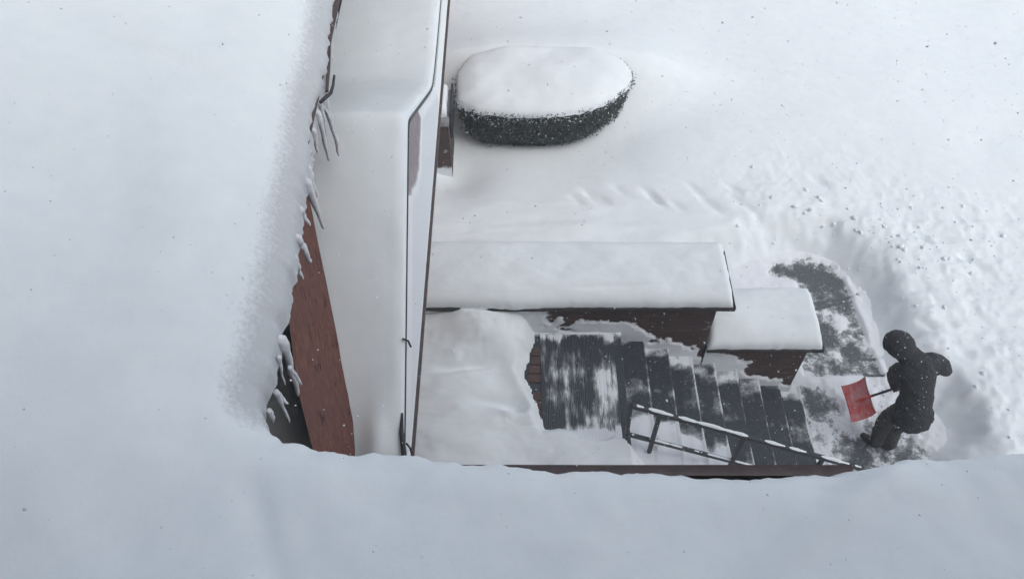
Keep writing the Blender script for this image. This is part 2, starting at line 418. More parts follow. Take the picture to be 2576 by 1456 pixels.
# snow left along the slab's outer edge, and the joint lines across the slab
e0, e1 = Vector(slab_poly[1]), Vector(slab_poly[2])
ed = (e1 - e0); el = ed.length; ed.normalize()
dist_e = np.abs((PX - e0.x) * ed.y - (PY - e0.y) * ed.x)
along = (PX - e0.x) * ed.x + (PY - e0.y) * ed.y
S += 0.75 * np.exp(-(dist_e / 0.035) ** 2) * (along > 0) * (along < el)
groove = np.zeros_like(S)
for (a, b, c, d) in ((2050, 765, 2155, 742), (2050, 777, 2130, 757), (2172, 943, 2222, 945), (2166, 905, 2222, 903)):
    p, q = P(a, b, 0), P(c, d, 0); v = (q - p); L = v.length; v.normalize()
    dd = np.abs((PX - p.x) * v.y - (PY - p.y) * v.x + (fbm(PX * 5, PY * 5, 2, 3) - .5) * 0.03); al = (PX - p.x) * v.x + (PY - p.y) * v.y
    g_ = np.exp(-(dd / 0.018) ** 2) * (al > 0) * (al < L); groove += g_
S -= 0.9 * groove
Sn = S + (fbm(PX * 3.0, PY * 3.0, 5, 1, .62) - 0.5) * 1.35 + (fbm(PX * 7 + 4, PY * 3 + 2, 3, 6, .6) - 0.5) * 0.5
Sn = Sn + 0.45 * (1 - sstep(0.0, 0.40, poly_sdf(path_poly, PX, PY) + (fbm(PX * 3, PY * 3, 3, 2) - .5) * .3))
Sc = np.clip(Sn, 0, 1.15)
PZ = 0.0 + sstep(0.4, 1.0, Sn) * 0.035 + sstep(0.7, 1.2, Sn) * (fbm(PX * 4, PY * 4, 4, 3) - .2) * 0.07 - groove * 0.01
tag(grid('path', PX, PY, PZ, M_path, attr=Sc), kind='structure')

# loose clods of snow thrown up round the path
def clods():
    vs, fs = [], []
    base = bmesh.new(); bmesh.ops.create_icosphere(base, subdivisions=1, radius=1)
    bv = [v.co.copy() for v in base.verts]; bf = [tuple(v.index for v in f.verts) for f in base.faces]; base.free()
    pts = []
    for i in range(300):
        px = random.gauss(2190, 170); py = random.gauss(610, 75)
        if i % 3 == 0: px = random.uniform(2240, 2570); py = random.uniform(560, 1130)
        if i % 5 == 0: px = random.gauss(2000, 130); py = random.gauss(560, 60)
        pts.append((px, py))
    P2 = [P(a, b, SNOWZ) for a, b in pts]
    XX = np.array([p.x for p in P2]); YY = np.array([p.y for p in P2]); ZZ = ground_height(XX, YY)
    sdv = poly_sdf(path_poly, XX, YY)
    for x, y, z, sv in zip(XX, YY, ZZ, sdv):
        if sv > -0.25 and random.random() < 0.75: continue
        r = 0.008 + 0.040 * random.random() ** 5
        M = Matrix.Rotation(random.uniform(0, 6.3), 3, Vector((random.random(), random.random(), random.random() + .1)).normalized())
        o = len(vs)
        for v in bv:
            w = M @ Vector((v.x * 1.3, v.y, v.z * 0.8)) * (r * random.uniform(0.75, 1.2))
            vs.append((x + w.x, y + w.y, max(z, -0.05) + w.z + r * 0.3))
        fs += [tuple(o + k for k in f) for f in bf]
    return from_lists('snow_clods', vs, fs, M_snow, smooth=True)
tag(clods(), kind='stuff')

# ------------------------------------------------------------------ stoop: landing, steps
stoop = thing('stoop', 'dark slate stoop with eight steps half swept of snow, going down to the right', 'steps', (X0S, 4.4, 0))
YN = 3.05                                  # near side of the stoop, below the roof
def block(name, x0, x1, z0, z1, snowfn, parent, y0=YN, y1=YW + 0.05, d=0.022):
    xs = np.linspace(x0, x1, max(3, int((x1 - x0) / d) + 1)); ys = np.arange(y0, y1 + d * 0.5, d)
    X, Y = np.meshgrid(xs, ys, indexing='ij'); A = snowfn(X, Y)
    Z = z1 + sstep(0.45, 1.0, A) * 0.018 + sstep(0.9, 1.6, A) * 0.03
    # top plus the riser on the right
    Xr = np.vstack([X, X[-1:] + 0.0, X[-1:] - 0.012]); Yr = np.vstack([Y, Y[-1:], Y[-1:]])
    Zr = np.vstack([Z, Z[-1:] * 0 + z1 - 0.03, Z[-1:] * 0 + z0]); Ar = np.vstack([A, A[-1:] * 0.6, A[-1:] * 0.0])
    return grid(name, Xr, Yr, Zr, M_step, parent, attr=np.clip(Ar, 0, 1.2), smooth=False)
for i in range(1, 9):
    xn = X0S + i * TREAD; zt = LAND - i * RISE
    def fn(X, Y, xn=xn, i=i):
        n = fbm(X * 2.2 + i * 3.1, Y * 3.0, 5, i, .6) - 0.5
        n2 = fbm(X * 1.2 + i, Y * 9, 3, i + 2) - .5
        ynear = (4.62, 4.60, 4.56, 4.47, 4.36, 4.27, 4.2, 4.15)[i - 1]
        a = 0.11 + n * 0.95 + n2 * 0.30 + (fbm(X * 13 + i, Y * 1.6, 3, i + 1) - .5) * .45
        a = a + 0.95 * (1 - sstep(ynear - 0.20, ynear + 0.16, Y + n * 0.6)) * (1.0 if i < 5 else 0.6)
        a = a + 0.50 * sstep(YW - 0.15 - 0.022 * i, YW - 0.03, Y + n * 0.30)       # against the wall
        a = a + 0.20 * np.exp(-((Y - 4.95) / 0.10) ** 2)                              # trodden band
        a = a + 0.75 * np.exp(-((X - xn + 0.006) / 0.011) ** 2) * (0.75 + n)            # white nosing line
        a = a + 0.12 * np.exp(-((X - (xn - TREAD)) / 0.03) ** 2)
        
        return a
    block('step', xn - TREAD - 0.011, xn, zt - RISE, zt, fn, stoop)
box('landing', -1.38, X0S, YN, YW + 0.03, 0.0, LAND - 0.004, M_stone, stoop)
# foundations of the steps
from_lists('stair_side', [(X0S, YN - .001, 0), (X0S + 8 * TREAD, YN - .001, 0), (X0S + 8 * TREAD, YN - .001, .15), (X0S, YN - .001, 1.5)], [(0, 1, 2, 3)], M_brick_red, stoop, attr=[0, 0, 0, 0])
def lfn(X, Y):
    n = fbm(X * 2.2, Y * 2.2, 5, 3, .6) - .5
    return 0.05 + n * .9 + 0.8 * sstep(YW - .12, YW - .02, Y)
block('landing_paving', -0.80, X0S + 0.012, LAND - RISE, LAND, lfn, stoop)

# the swept rubber mat on the landing
mx = np.arange(0.33, 1.19, 0.006); my = np.arange(4.16, 5.56, 0.02)
MX, MY = np.meshgrid(mx, my, indexing='ij')
n = fbm(MX * 6.5, MY * 1.6, 5, 2, .62) - .5
n2 = fbm(MX * 2.2 + 3, MY * 2.2, 4, 5) - .5
A = 0.22 + (fbm(MX * 3.1 + MY * 1.4, MY * 3.4 - MX * 1.2, 4, 6) - .5) * .9 + n * 1.2 + n2 * 0.9 + (fbm(MX * 14, MY * 1.2, 3, 4) - .5) * .7
A += 0.55 * np.exp(-((MX - 0.60 - (MY - 4.8) * 0.02) / 0.035) ** 2) * sstep(0.2, .5, fbm(MX * 0, MY * 2.2, 2, 1)) * (MY < 5.15)
A += 0.40 * np.exp(-((MX - 0.98) / 0.07) ** 2 - ((MY - 4.85) / 0.28) ** 2)
A += 0.35 * np.exp(-((MY - 5.0) / 0.10) ** 2 - ((MX - .8) / .35) ** 2)
A += 0.8 * (1 - sstep(4.18, 4.36, MY + n * 0.3)) + 0.8 * sstep(5.40, 5.52, MY + n * .3)
A += 0.6 * (1 - sstep(0.33, 0.42, MX + n * 0.12)) * sstep(4.9, 5.3, MY)

MZ = LAND + 0.012 + 0.004 * (np.sin(MX / 0.021 * 2 * np.pi) > 0) + sstep(0.5, 1.1, A) * 0.015
o = grid('doormat', MX, MY, MZ, M_mat, attr=np.clip(A, 0, 1.1), smooth=False)
tag(o, 'dark ribbed mat on the landing, streaked with swept snow', 'doormat')

# brick edging left of the mat
for k in range(9):
    y = 4.30 + k * 0.118
    if k in (4,): continue
    from_x = 0.20 + 0.03 * math.sin(k)
    b_ = box('edging_brick', from_x, 0.322, y, y + 0.104, LAND - 0.02, LAND + 0.022, M_brick_red, stoop, bevel=0.006)

def step_top(x):
    i = np.ceil((x - X0S) / TREAD); i = np.clip(i, 0, 9)
    return np.where(i > 8, 0.0, LAND - i * RISE)
# snow drifted on the landing (left part and near side)
sx = np.arange(-1.36, 1.55, 0.02); sy = np.arange(YN, YW + 0.075, 0.02)
SX, SY = np.meshgrid(sx, sy, indexing='ij')
edge = np.array([0.30 + 0.0 * y for y in sy])
nn = fbm(SX * 1.8, SY * 1.8, 4, 6) - .5; nf = fbm(SX * 9, SY * 9, 3, 1) - .5
lim = 0.32 - 0.14 * np.exp(-((SY - 5.0) / 0.30) ** 2) - 0.05 * sstep(5.1, 5.5, SY)
dleft = (lim - SX) + nn * 0.14 + nf * 0.05
dnear = (4.26 - SY) + nn * 0.16 + nf * 0.05 - 0.06 * np.sin(SX * 9)
dnear = np.where(SX > 1.1, dnear - (SX - 1.1) * 0.9, dnear)
dd = np.maximum(dleft, dnear)
dd = np.where((dleft > -.2) & (dnear > -.2), np.maximum(dd, np.hypot(np.clip(dleft + .2, 0, 9), np.clip(dnear + .2, 0, 9)) - .2), dd)
hgt = 0.13 * sstep(0.0, 0.14, dd) + 0.10 * sstep(0.1, 0.9, dd)
crest = 0.025 * np.exp(-((dleft - 0.14) / 0.10) ** 2) * (SY > 4.3)
drift = (0.16 + 0.20 * np.exp(-((SX + 0.30) / 0.42) ** 2)) * sstep(4.95, 5.60, SY + nn * .2) * sstep(-.05, .30, dleft)
drift = drift 
drift = np.where((SY > 5.53), np.minimum(drift, 0.30), drift)
nz = (fbm(SX * 1.1, SY * 3.2, 4, 2) - .5) * 0.16 * sstep(0.05, .5, dd)
hollow = -0.10 * np.exp(-(((SX + .55) / .35) ** 2 + ((SY - 5.0 - 0.25 * (SX + .5)) / .06) ** 2)) - 0.09 * np.exp(-(((SX + .0) / .5) ** 2 + ((SY - 4.55) / .08) ** 2))
hollow += -0.07 * np.exp(-(((SX - .02) / .09) ** 2 + ((SY - 4.50) / .05) ** 2)) + 0.05 * np.exp(-(((SX + .05) / .1) ** 2 + ((SY - 4.42) / .05) ** 2))
drift = drift + 0.03 * (fbm(SX * 6, SY * 6, 3, 5) - .5) * sstep(.1, .4, drift)
SZ = LAND + np.where(dd > -0.02, hgt + crest + drift + nz + hollow * sstep(0, .2, dd) + nf * 0.015, -0.06)
SZ = np.where(SX > X0S, np.minimum(SZ, LAND + 0.10) - (SX - X0S) * 0.75, SZ)
SZ = np.where(dd > 0.0, SZ, np.where(SX > X0S - .01, step_top(SX) - .06, LAND - 0.05))
grid('snow_drift', SX, SY, SZ, M_snow, stoop)

# ------------------------------------------------------------------ the two parapet walls
def snow_slab(name, x0, x1, y0, y1, z, t, parent, rnd=0.16, seed=0, d=0.025, open_left=False):
    xs = np.arange(x0, x1 + 1e-6, d); ys = np.arange(y0, y1 + 1e-6, d)
    xs = np.concatenate([xs[:-1], [x1 - 0.008, x1, x1]]); ys = np.concatenate([[y0, y0, y0 + 0.008], ys[1:-1], [y1 - 0.008, y1, y1]])
    X, Y = np.meshgrid(xs, ys, indexing='ij')
    def e(q): return np.sqrt(np.clip(1 - (1 - np.clip(q / rnd, 0, 1)) ** 2.2, 0, 1))
    ex = e((x1 - X) * 3.2) * (1 if open_left else e((X - x0) * 3)); ey = e(Y - y0) * e(y1 - Y)
    h = 0.028 + (t - 0.028) * ex ** 0.8 * ey ** 0.9
    ee = np.minimum(ex, ey)
    Z = z + h * (1 + (fbm(X * 1.2 + seed, Y * 2.0, 3, seed) - .5) * 0.35) + (fbm(X * 2.6 + seed, Y * 3.4, 4, seed + 1, .55) - .5) * 0.05 * ee + (fbm(X * 12 + seed, Y * 12, 3, seed + 1) - .5) * 0.006
    Z[-1, :] = z + 0.001; Z[0, :] = z + .001; Z[:, 0] = z + 0.001; Z[:, -1] = z + 0.001
    wob = (fbm(X * 14, Y * 14 + 3, 2, seed + 2) - .5) * 0.018
    Y2 = Y.copy(); Y2[:, :3] += wob[:, :3]; X2 = X.copy(); X2[-3:, :] += wob[-3:, :]
    return X2, Y2, Z
def wall_thing(label, x0, x1, ztop, inset, seed):
    w = thing('parapet_wall', label, 'wall', ((x0 + x1) / 2, 6.0, 0))
    yb = 6.34
    # brick body with snow clinging to the front
    xs = np.arange(x0, x1 - inset + .001, 0.02); zs = np.arange(0, ztop - 0.055, 0.02)
    X, Z = np.meshgrid(xs, zs, indexing='ij'); Y = np.full_like(X, YW)
    st = step_top(X); stl = LAND - np.clip((X - X0S) / TREAD, 0, 8.6) * RISE
    nn = fbm(X * 2.0 + seed, Z * 3.2, 5, seed, .6) - .5; n2 = fbm(X * 9 + seed, Z * 9, 3, seed + 1) - .5
    A_ = 0.06 + nn * 1.05 + 1.0 * (1 - sstep(0.06, 0.20, Z - stl + nn * 0.62 + n2 * .26))
    A_ = A_ + 1.0 * (1 - sstep(0.15, 0.55, X + nn * .4)) * (Z > 1.0)
    Y = Y - 0.03 * sstep(0.5, 1.0, A_)
    xs2 = np.concatenate([[x0], xs]); 
    grid('brick_front', X, Y, Z, M_brick, w, attr=np.clip(A_, 0, 1.1), smooth=False, flip=True)
    ys = np.arange(YW, yb, 0.03); Yy, Zz = np.meshgrid(ys, zs, indexing='ij')
    grid('brick_end', np.full_like(Yy, xs[-1]), Yy, Zz, M_brick, w, attr=np.clip(0.05 + (fbm(Yy * 3, Zz * 3, 4, 2) - .5) + (1 - sstep(0.02, .25, Zz)), 0, 1.1), smooth=False)
    box('brick_core', x0, xs[-1] - 0.004, YW + 0.004, yb, 0, ztop - 0.058, M_brick, w)
    # capstone
    y0c = 5.54; y1c = 6.40
    cx = np.arange(x0, x1 + .001, 0.03); prof = [(y0c + .03, ztop - .06), (y0c, ztop - .06), (y0c, ztop), (y1c, ztop), (y1c, ztop - .06)]
    wv = (fbm(cx * 6 + seed, cx * 0, 3, seed) - .5) * 0.014
    Xc = np.repeat(cx[:, None], 5, 1); Yc = np.array([[p[0] + (wv[i] if k < 3 else 0) for k, p in enumerate(prof)] for i in range(len(cx))]); Zc = np.array([[p[1] for p in prof]] * len(cx))
    Ac = 0.12 + (fbm(Xc * 3 + seed, Zc * 9, 4, seed + 3, .6) - .5) * 1.0
    Ac = Ac + 1.2 * np.exp(-((Xc + .42) / .15) ** 4)
    cap = grid('capstone', Xc, Yc, Zc, M_cap, w, attr=np.clip(Ac, 0, 1), smooth=False)
    # end of the capstone
    ye = np.linspace(y0c, y1c, 24); we = (fbm(ye * 6, ye * 0 + seed, 3, seed) - .5) * 0.02
    Xe = np.stack([np.full(24, x1 - 0.10), x1 + we * 0.3, x1 + we * 0.3], 1)
    Xe[0, :] = x1 - 0.002; Xe[:, 1] = x1 + we * .2; Xe[:, 2] = x1 + we * .2; Xe[:, 0] = x1 - inset
    Ye = np.repeat(ye[:, None], 3, 1); Ze = np.repeat(np.array([[ztop - .06, ztop - .06, ztop]]), 24, 0)
    grid('capstone_end', Xe, Ye, Ze, M_cap, w, attr=np.full(Xe.shape, 0.05), smooth=False)
    return w
w1 = wall_thing('long brick wall with dark capstone under a thick bolster of snow, beside the landing', -1.36, 2.526, 2.07, 0.17, 1)
w2 = wall_thing('short lower brick wall with snow piled on its capstone, at the foot of the steps', 2.36, 3.778, 1.22, 0.14, 4)
X, Y, Z = snow_slab('s', -1.36, 2.488, 5.548, 6.46, 2.07, 0.20, w1, 0.30, 1, open_left=True)
# drift spilling over the cap towards the landing
sp = np.exp(-((X - 0.02) / 0.28) ** 2); k_ = (Y < 5.75)
dl = fbm(X * 6, Y * 6, 3, 1) - .5
Z = Z - 0.035 * sstep(0.0, 1.5, 1.6 - X) * 0 + 0.04 * np.exp(-((Y - 5.72 - 0.04 * (X - 1.2)) / 0.02) ** 2) * np.exp(-((X - 1.1) / .35) ** 2) * -1
Y = np.where(k_ & (Y < 5.60), Y - 0.03 * sp, Y)
grid('snow_cover', X, Y, Z, M_snow, w1)
X, Y, Z = snow_slab('s', 2.36, 3.742, 5.548, 6.42, 1.22, 0.22, w2, 0.30, 3)
grid('snow_cover', X, Y, Z, M_snow, w2)
# ------------------------------------------------------------------ iron hand railing
rail = thing('hand_railing', 'thin black iron hand railing down the near side of the steps, dusted with snow', 'railing', (1.49, 4.11, LAND - RISE))
YR = 4.11
def rp(px, py): 
    r = ray(px, py); s = YR / r[1]; return Vector((r[0] * s, YR, H + r[2] * s))
A0, A1 = rp(1588, 1019), rp(2140, 1170)
slope = (A1 - A0) / (A1.x - A0.x)
A2 = A0 + slope * (3.95 - A0.x)
B0 = rp(1577, 1091); B2 = B0 + slope * (3.95 - B0.x)
tube('handrail', [A0, A0.lerp(A2, .5), A2], 0.023, M_iron, rail, square=True)
tube('lower_rail', [B0, B0.lerp(B2, .5), B2], 0.019, M_iron, rail, square=True)
tube('end_bar', [A0 + Vector((-.005, 0, .012)), B0 + Vector((0, 0, -.012))], 0.019, M_iron, rail, square=True)
for x in (1.49, 2.44, 3.43):
    t_ = A0 + slope * (x - A0.x)
    tube('post', [Vector((x, YR, t_.z)), Vector((x, YR, float(step_top(np.array(x))) - 0.01))], 0.020, M_iron, rail, square=True)
def rail_snow(name, a, b, w, h, f0, f1, seed):
    n_ = 130; vs = []; fs = []
    for i in range(n_):
        f = f0 + (f1 - f0) * i / (n_ - 1); c = a.lerp(b, f)
        k = float(fbm(f * 16 + seed, seed * 1.7, 4, seed, .6)); hh = h * max(0.0, (k - 0.36) * 3.2) + 0.001
        ww = w * min(1, 0.35 + hh / h)
        for j, (dy, dz) in enumerate(((-1, 0), (-.75, .65), (0, 1), (.75, .65), (1, 0))):
            vs.append((c.x, c.y + dy * ww, c.z + (0.0225 if w > .02 else 0.0185) + dz * hh))
    for i in range(n_ - 1):
        for j in range(4): fs.append((i * 5 + j, (i + 1) * 5 + j, (i + 1) * 5 + j + 1, i * 5 + j + 1))
    return from_lists(name, vs, fs, M_snow, rail, smooth=True)
rail_snow('rail_snow', A0, A2, 0.022, 0.022, 0.02, 0.99, 3)
rail_snow('rail_snow', B0, B2, 0.015, 0.012, 0.02, 0.99, 6)

# ------------------------------------------------------------------ hedge
hedge = thing('hedge', 'low dark evergreen hedge with rounded end under a thick cushion of snow', 'hedge', (0.6, 10.7, 0.2))
def outline(poly, n, seed):
    pts = [Vector(p) for p in poly]; m = len(pts); L = [0]
    for i in range(m): L.append(L[-1] + (pts[(i + 1) % m] - pts[i]).length)
    out = []
    for k in range(n):
        s = L[-1] * k / n; i = max(j for j in range(m) if L[j] <= s)
        out.append(pts[i].lerp(pts[(i + 1) % m], (s - L[i]) / (L[i + 1] - L[i])))
    for _ in range(3): out = [(out[k - 1] + out[k] * 2 + out[(k + 1) % n]) / 4 for k in range(n)]
    return out
ho = outline(hedge_out, 150, 0)
hc = sum(ho, Vector((0, 0))) / len(ho)
rings = [(-0.02, 0.0, 0.00), (0.0, 0.012, 0.05), (0.03, .03, .09), (.08, .055, .125), (.12, .08, .15), (.16, .08, .165), (.2, .1, .178), (.25, .1, .19)] + [(.25 + .05 * k, .1, .19 + .05 * k / 15) for k in range(1, 15)] + [(1.0, 1, .24)]
vs = []; fs = []; nO = len(ho)
for a_, b_, zz in rings:
    for k, p in enumerate(ho):
        q = p.lerp(hc, a_)
        jag = (float(vn(k * .9, 3.3, 2)) - .5) * 0.05 if zz < .06 else 0
        vs.append((q.x, q.y, HZ + zz - (0.03 if zz == 0 else 0) + jag + (float(fbm(q.x * 1.5, q.y * 1.5, 3, 2)) - .5) * 0.10 * min(1, zz * 8) + (float(fbm(q.x * 6, q.y * 6, 3, 5)) - .5) * 0.014 * min(1, zz * 12) * min(1, (1 - a_) * 3)))
for r_ in range(len(rings) - 1):
    for k in range(nO): fs.append((r_ * nO + k, r_ * nO + (k + 1) % nO, (r_ + 1) * nO + (k + 1) % nO, (r_ + 1) * nO + k))
from_lists('snow_cap', vs, fs, M_snow, hedge, smooth=True)
# twiggy core
vs = []; fs = []
lv = [(0.03, HZ + .0), (0.04, HZ - .2), (.08, HZ - .42), (.20, HZ - .60), (.40, HZ - .95)]
for a_, z_ in lv:
    for k, p in enumerate(ho):
        q = p.lerp(hc, a_ + (float(vn(k * .7, z_ * 9, 1)) - .5) * .03); vs.append((q.x, q.y, z_))
for r_ in range(len(lv) - 1):
    for k in range(nO): fs.append((r_ * nO + k, (r_ + 1) * nO + k, (r_ + 1) * nO + (k + 1) % nO, r_ * nO + (k + 1) % nO))
fs.append(tuple(range(nO)))
from_lists('twigs', vs, fs, M_core, hedge)
vs = []; fs = []; sv = []; sf = []
per = [k for k, p in enumerate(ho) if p.y < 10.9 or p.x > 1.2]
for i in range(17000):
    k = random.choice(per); p = ho[k].lerp(ho[(k + 1) % nO], random.random())
    h_ = random.random() ** 0.85; z_ = HZ + 0.035 - h_ * 0.68 * (1 + random.gauss(0, .08))
    q = p.lerp(hc, -0.004 + 0.13 * h_ ** 1.3 + random.gauss(0, 0.020) + (float(fbm(k * .25, z_ * 7, 2, 3)) - .5) * 0.05)
    c = Vector((q.x, q.y, z_)); s_ = random.uniform(0.012, 0.030)
    d_ = Vector((random.gauss(0, 1), random.gauss(0, 1) - .5, random.gauss(0, .7) + .2)).normalized()
    e_ = d_.cross(Vector((random.gauss(0, 1), random.gauss(0, 1), random.gauss(0, 1)))).normalized()
    snowy = random.random() < (0.42 * max(0, 1 - h_ * 2.6) + 0.02)
    V, Fc = (sv, sf) if snowy else (vs, fs)
    o = len(V); V += [c - d_ * s_, c + e_ * s_ * .42, c + d_ * s_ * 1.1, c - e_ * s_ * .42]; Fc.append((o, o + 1, o + 2, o + 3))
from_lists('foliage', vs, fs, M_leaf, hedge)
from_lists('frosted_leaves', sv, sf, M_snow, hedge)

# ------------------------------------------------------------------ brick pier beside the hedge
pier = thing('brick_pier', 'brick pier with snow-covered grey cap, left of the hedge', 'pier', (-1.15, 9.95, 0.2))
zc = 1.20
xs = np.arange(-1.6, -0.955, 0.02); zs = np.arange(0.1, zc, 0.02); X, Z = np.meshgrid(xs, zs, indexing='ij')
A_ = 0.10 + (fbm(X * 4, Z * 4, 4, 2, .6) - .5) * .9 + (1 - sstep(.25, .45, Z)) * .7
grid('brick_front', X, np.full_like(X, 9.60), Z, M_brick_red, pier, attr=np.clip(A_, 0, 1), smooth=False, flip=True)
ys = np.arange(9.6, 10.3, .02); Yy, Zz = np.meshgrid(ys, zs, indexing='ij')
grid('brick_side', np.full_like(Yy, -0.955), Yy, Zz, M_brick_red, pier, attr=np.clip(0.1 + (fbm(Yy * 5, Zz * 5, 4, 2) - .5) + 0 * Zz, 0, 1), smooth=False)
box('cap', -1.65, -0.95, 9.57, 10.35, zc, zc + .07, M_stone, pier, bevel=.008)
box('metal_flashing', -0.945, -0.915, 9.70, 10.42, zc - .35, zc + .14, M_iron, pier, bevel=.008)
X, Y, Z = snow_slab('s', -1.64, -0.99, 9.70, 10.34, zc + .07, .16, pier, .14, 5, open_left=True)
grid('snow_cover', X, Y, Z, M_snow, pier)

# ------------------------------------------------------------------ the house
house = thing('house', 'house with snow-laden upper roof, brown shingled side and a lower gabled roof', 'house', (-2.0, 1.2, 0))
ZE = H - 3.5                                # upper eave height
XE, YE = -1.22, 1.66
# --- roof snow: a sheet that starts at the rim line and runs inward
rim_px = [(848, -160), (846, -60), (843, 0), (836, 70), (829, 130), (824, 190), (806, 250), (791, 300), (783, 370), (775, 440), (763, 500), (750, 560), (742, 630), (727, 720), (712, 800),
          (701, 850), (684, 940), (660, 1005), (660, 1045), (668, 1080), (692, 1112), (735, 1132), (800, 1138), (845, 1138), (890, 1148), (930, 1141), (985, 1146), (1040, 1150), (1075, 1156), (1130, 1160),
          (1190, 1166), (1250, 1171), (1330, 1177), (1420, 1183), (1500, 1177), (1600, 1180), (1700, 1178), (1728, 1176), (1740, 1187), (1850, 1189), (1990, 1188), (2080, 1180), (2130, 1171), (2170, 1165),
          (2250, 1161), (2350, 1154), (2440, 1149), (2576, 1140), (2760, 1134)]
rim = [P(a, b, ZE + 0.008 - 0.068 * float(1 - sstep(690, 900, a) if b > 900 else 1)) for a, b in rim_px]
def resample(pts, step):
    out = [pts[0].copy()]; acc = 0
    for a, b in zip(pts, pts[1:]):
        L = (b - a).length; n_ = max(1, int(L / step))
        for k in range(1, n_ + 1): out.append(a.lerp(b, k / n_))
    return out
rim = resample(rim, 0.018)
for _ in range(2): rim = [rim[0]] + [(rim[k - 1] + rim[k] * 2 + rim[k + 1]) / 4 for k in range(1, len(rim) - 1)] + [rim[-1]]
nR = len(rim)
icorner = min(range(nR), key=lambda k: (rim[k].x - (-1.2)) ** 2 + (rim[k].y - 1.75) ** 2)
ang = np.zeros(nR)                          # inward direction: 180 deg (left) on the side, 270 (towards us) below
Ls = np.cumsum([0] + [(rim[k + 1] - rim[k]).length for k in range(nR - 1)])
ang = 180 + 90 * sstep(-0.30, 0.30, Ls - Ls[icorner])
ds = np.concatenate([[0, 0, 0.004, 0.012, 0.024, 0.04, 0.06, 0.08, 0.1, .12, .145, .17, .2, .23, .26, .29, .32, .36, .4, .44, .48, .52, .57, .62, .68, .74, .8, .88, .95, 1.1, 1.3, 1.5, 1.75, 2.0, 2.3, 2.7, 3.2, 4, 5]])
RX = np.zeros((nR, len(ds))); RY = RX.copy(); RZ = RX.copy(); RA = RX.copy()
rx = np.array([p.x for p in rim]); ry = np.array([p.y for p in rim])
ca, sa = np.cos(np.radians(ang)), np.sin(np.radians(ang))
jag = (fbm(Ls * 14, Ls * 0, 3, 3, .6) - .5) * 0.045
leftness = 1 - sstep(-0.2, 0.2, Ls - Ls[icorner])
for j, d in enumerate(ds):
    f = max(0, 1 - d / 0.12)
    RX[:, j] = rx + ca * d - ca * jag * f; RY[:, j] = ry + sa * d - sa * jag * f
dx = XE - RX; dy = YE - RY
kk = 0.10
mxx = np.log(np.exp(np.clip(dx, -3, 40) / kk) + np.exp(np.clip(dy, -3, 40) / kk)) * kk
thick = 0.20 + 0.05 * leftness[:, None] + (fbm(RX * 2, RY * 2, 3, 2) - .5) * 0.10
prof = np.sqrt(np.clip(1 - (1 - np.clip(ds / 0.24, 0, 1)) ** 2.0, 0, 1))[None, :]
lr = leftness[:, None]
prof = prof * (1 - 0.45 * lr) + 0.45 * lr * sstep(0, 0.55, ds)[None, :]
RZ = ZE - 0.035 + 0.30 * np.clip(mxx, 0, 9) + thick * prof
RZ += (fbm(RX * 0.8 + 3, RY * 0.8, 3, 5) - .5) * 0.16 * sstep(0.2, 1.0, ds)[None, :]
RZ += (fbm(RX * 2.2, RY * 2.2, 3, 6) - .5) * 0.035 * sstep(0.1, .6, ds)[None, :] + (fbm(RX * 12, RY * 12, 3, 1, .6) - .5) * (0.022 * np.exp(-ds / 0.18))[None, :] + (fbm(RX * 5, RY * 5, 3, 2) - .5) * 0.03 * np.exp(-ds / 0.5)[None, :]
# broad soft creases seen in the near roof
ql = ((RX - 1.57) * -0.596 + (RY - 1.62) * 0.803)
RZ += (-0.075 * sstep(-0.09, 0.05, ql) + 0.02 * np.exp(-((ql + .09) / 0.04) ** 2)) * sstep(-0.1, 1.0, RX) * sstep(-1.0, -.6, RY - RX) * (1 - lr)
ql = ((RX + 1.15) * 0.90 + (RY - 1.60) * 0.42)
RZ += -0.03 * np.exp(-(ql / 0.05) ** 2) * sstep(0.02, .3, 1.62 - RY) * (RX < -.6)
RZ[:, 0] = ZE - 0.10 - 0.05 * leftness
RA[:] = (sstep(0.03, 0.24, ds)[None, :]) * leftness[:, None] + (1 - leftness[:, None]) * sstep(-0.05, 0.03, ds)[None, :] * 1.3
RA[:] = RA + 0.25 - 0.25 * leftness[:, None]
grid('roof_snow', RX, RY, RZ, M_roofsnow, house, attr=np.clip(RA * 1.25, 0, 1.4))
# --- roof deck, edges and walls under the snow
from_lists('roof_deck', [(-1.26, 16, ZE - .02), (-1.26, 1.62, ZE - .02), (4.9, 1.62, ZE - .02), (4.9, -2.2, ZE + 1.10), (-5.2, -2.2, ZE + 1.10), (-5.2, 16, ZE + 1.14)],
           [(0, 1, 4, 5), (1, 2, 3, 4)], M_brownmetal, house)
def edge_strip():
    xs_ = np.linspace(-1.1, 1.56, 200); wv = (fbm(xs_ * 2, xs_ * 0, 2, 1) - .5) * 0.002
    prof = [(1.640, ZE - .012), (1.688, ZE + 0.0), (1.690, ZE - 0.006), (1.690, ZE - 0.12), (1.55, ZE - .12)]
    Xc = np.repeat(xs_[:, None], 5, 1); Yc = np.array([[p[0] + w for p in prof] for w in wv]); Zc = np.array([[p[1] for p in prof]] * 200)
    return grid('drip_edge', Xc, Yc, Zc, M_brownmetal, house, smooth=False)
edge_strip()
box('upper_wall', -12.0, 12.0, -1.2, -0.45, ZE, H + 4.8, M_stone, house)
box('near_wall', -1.0, 4.8, -1.2, 1.30, 0, ZE - .13, M_wall, house)
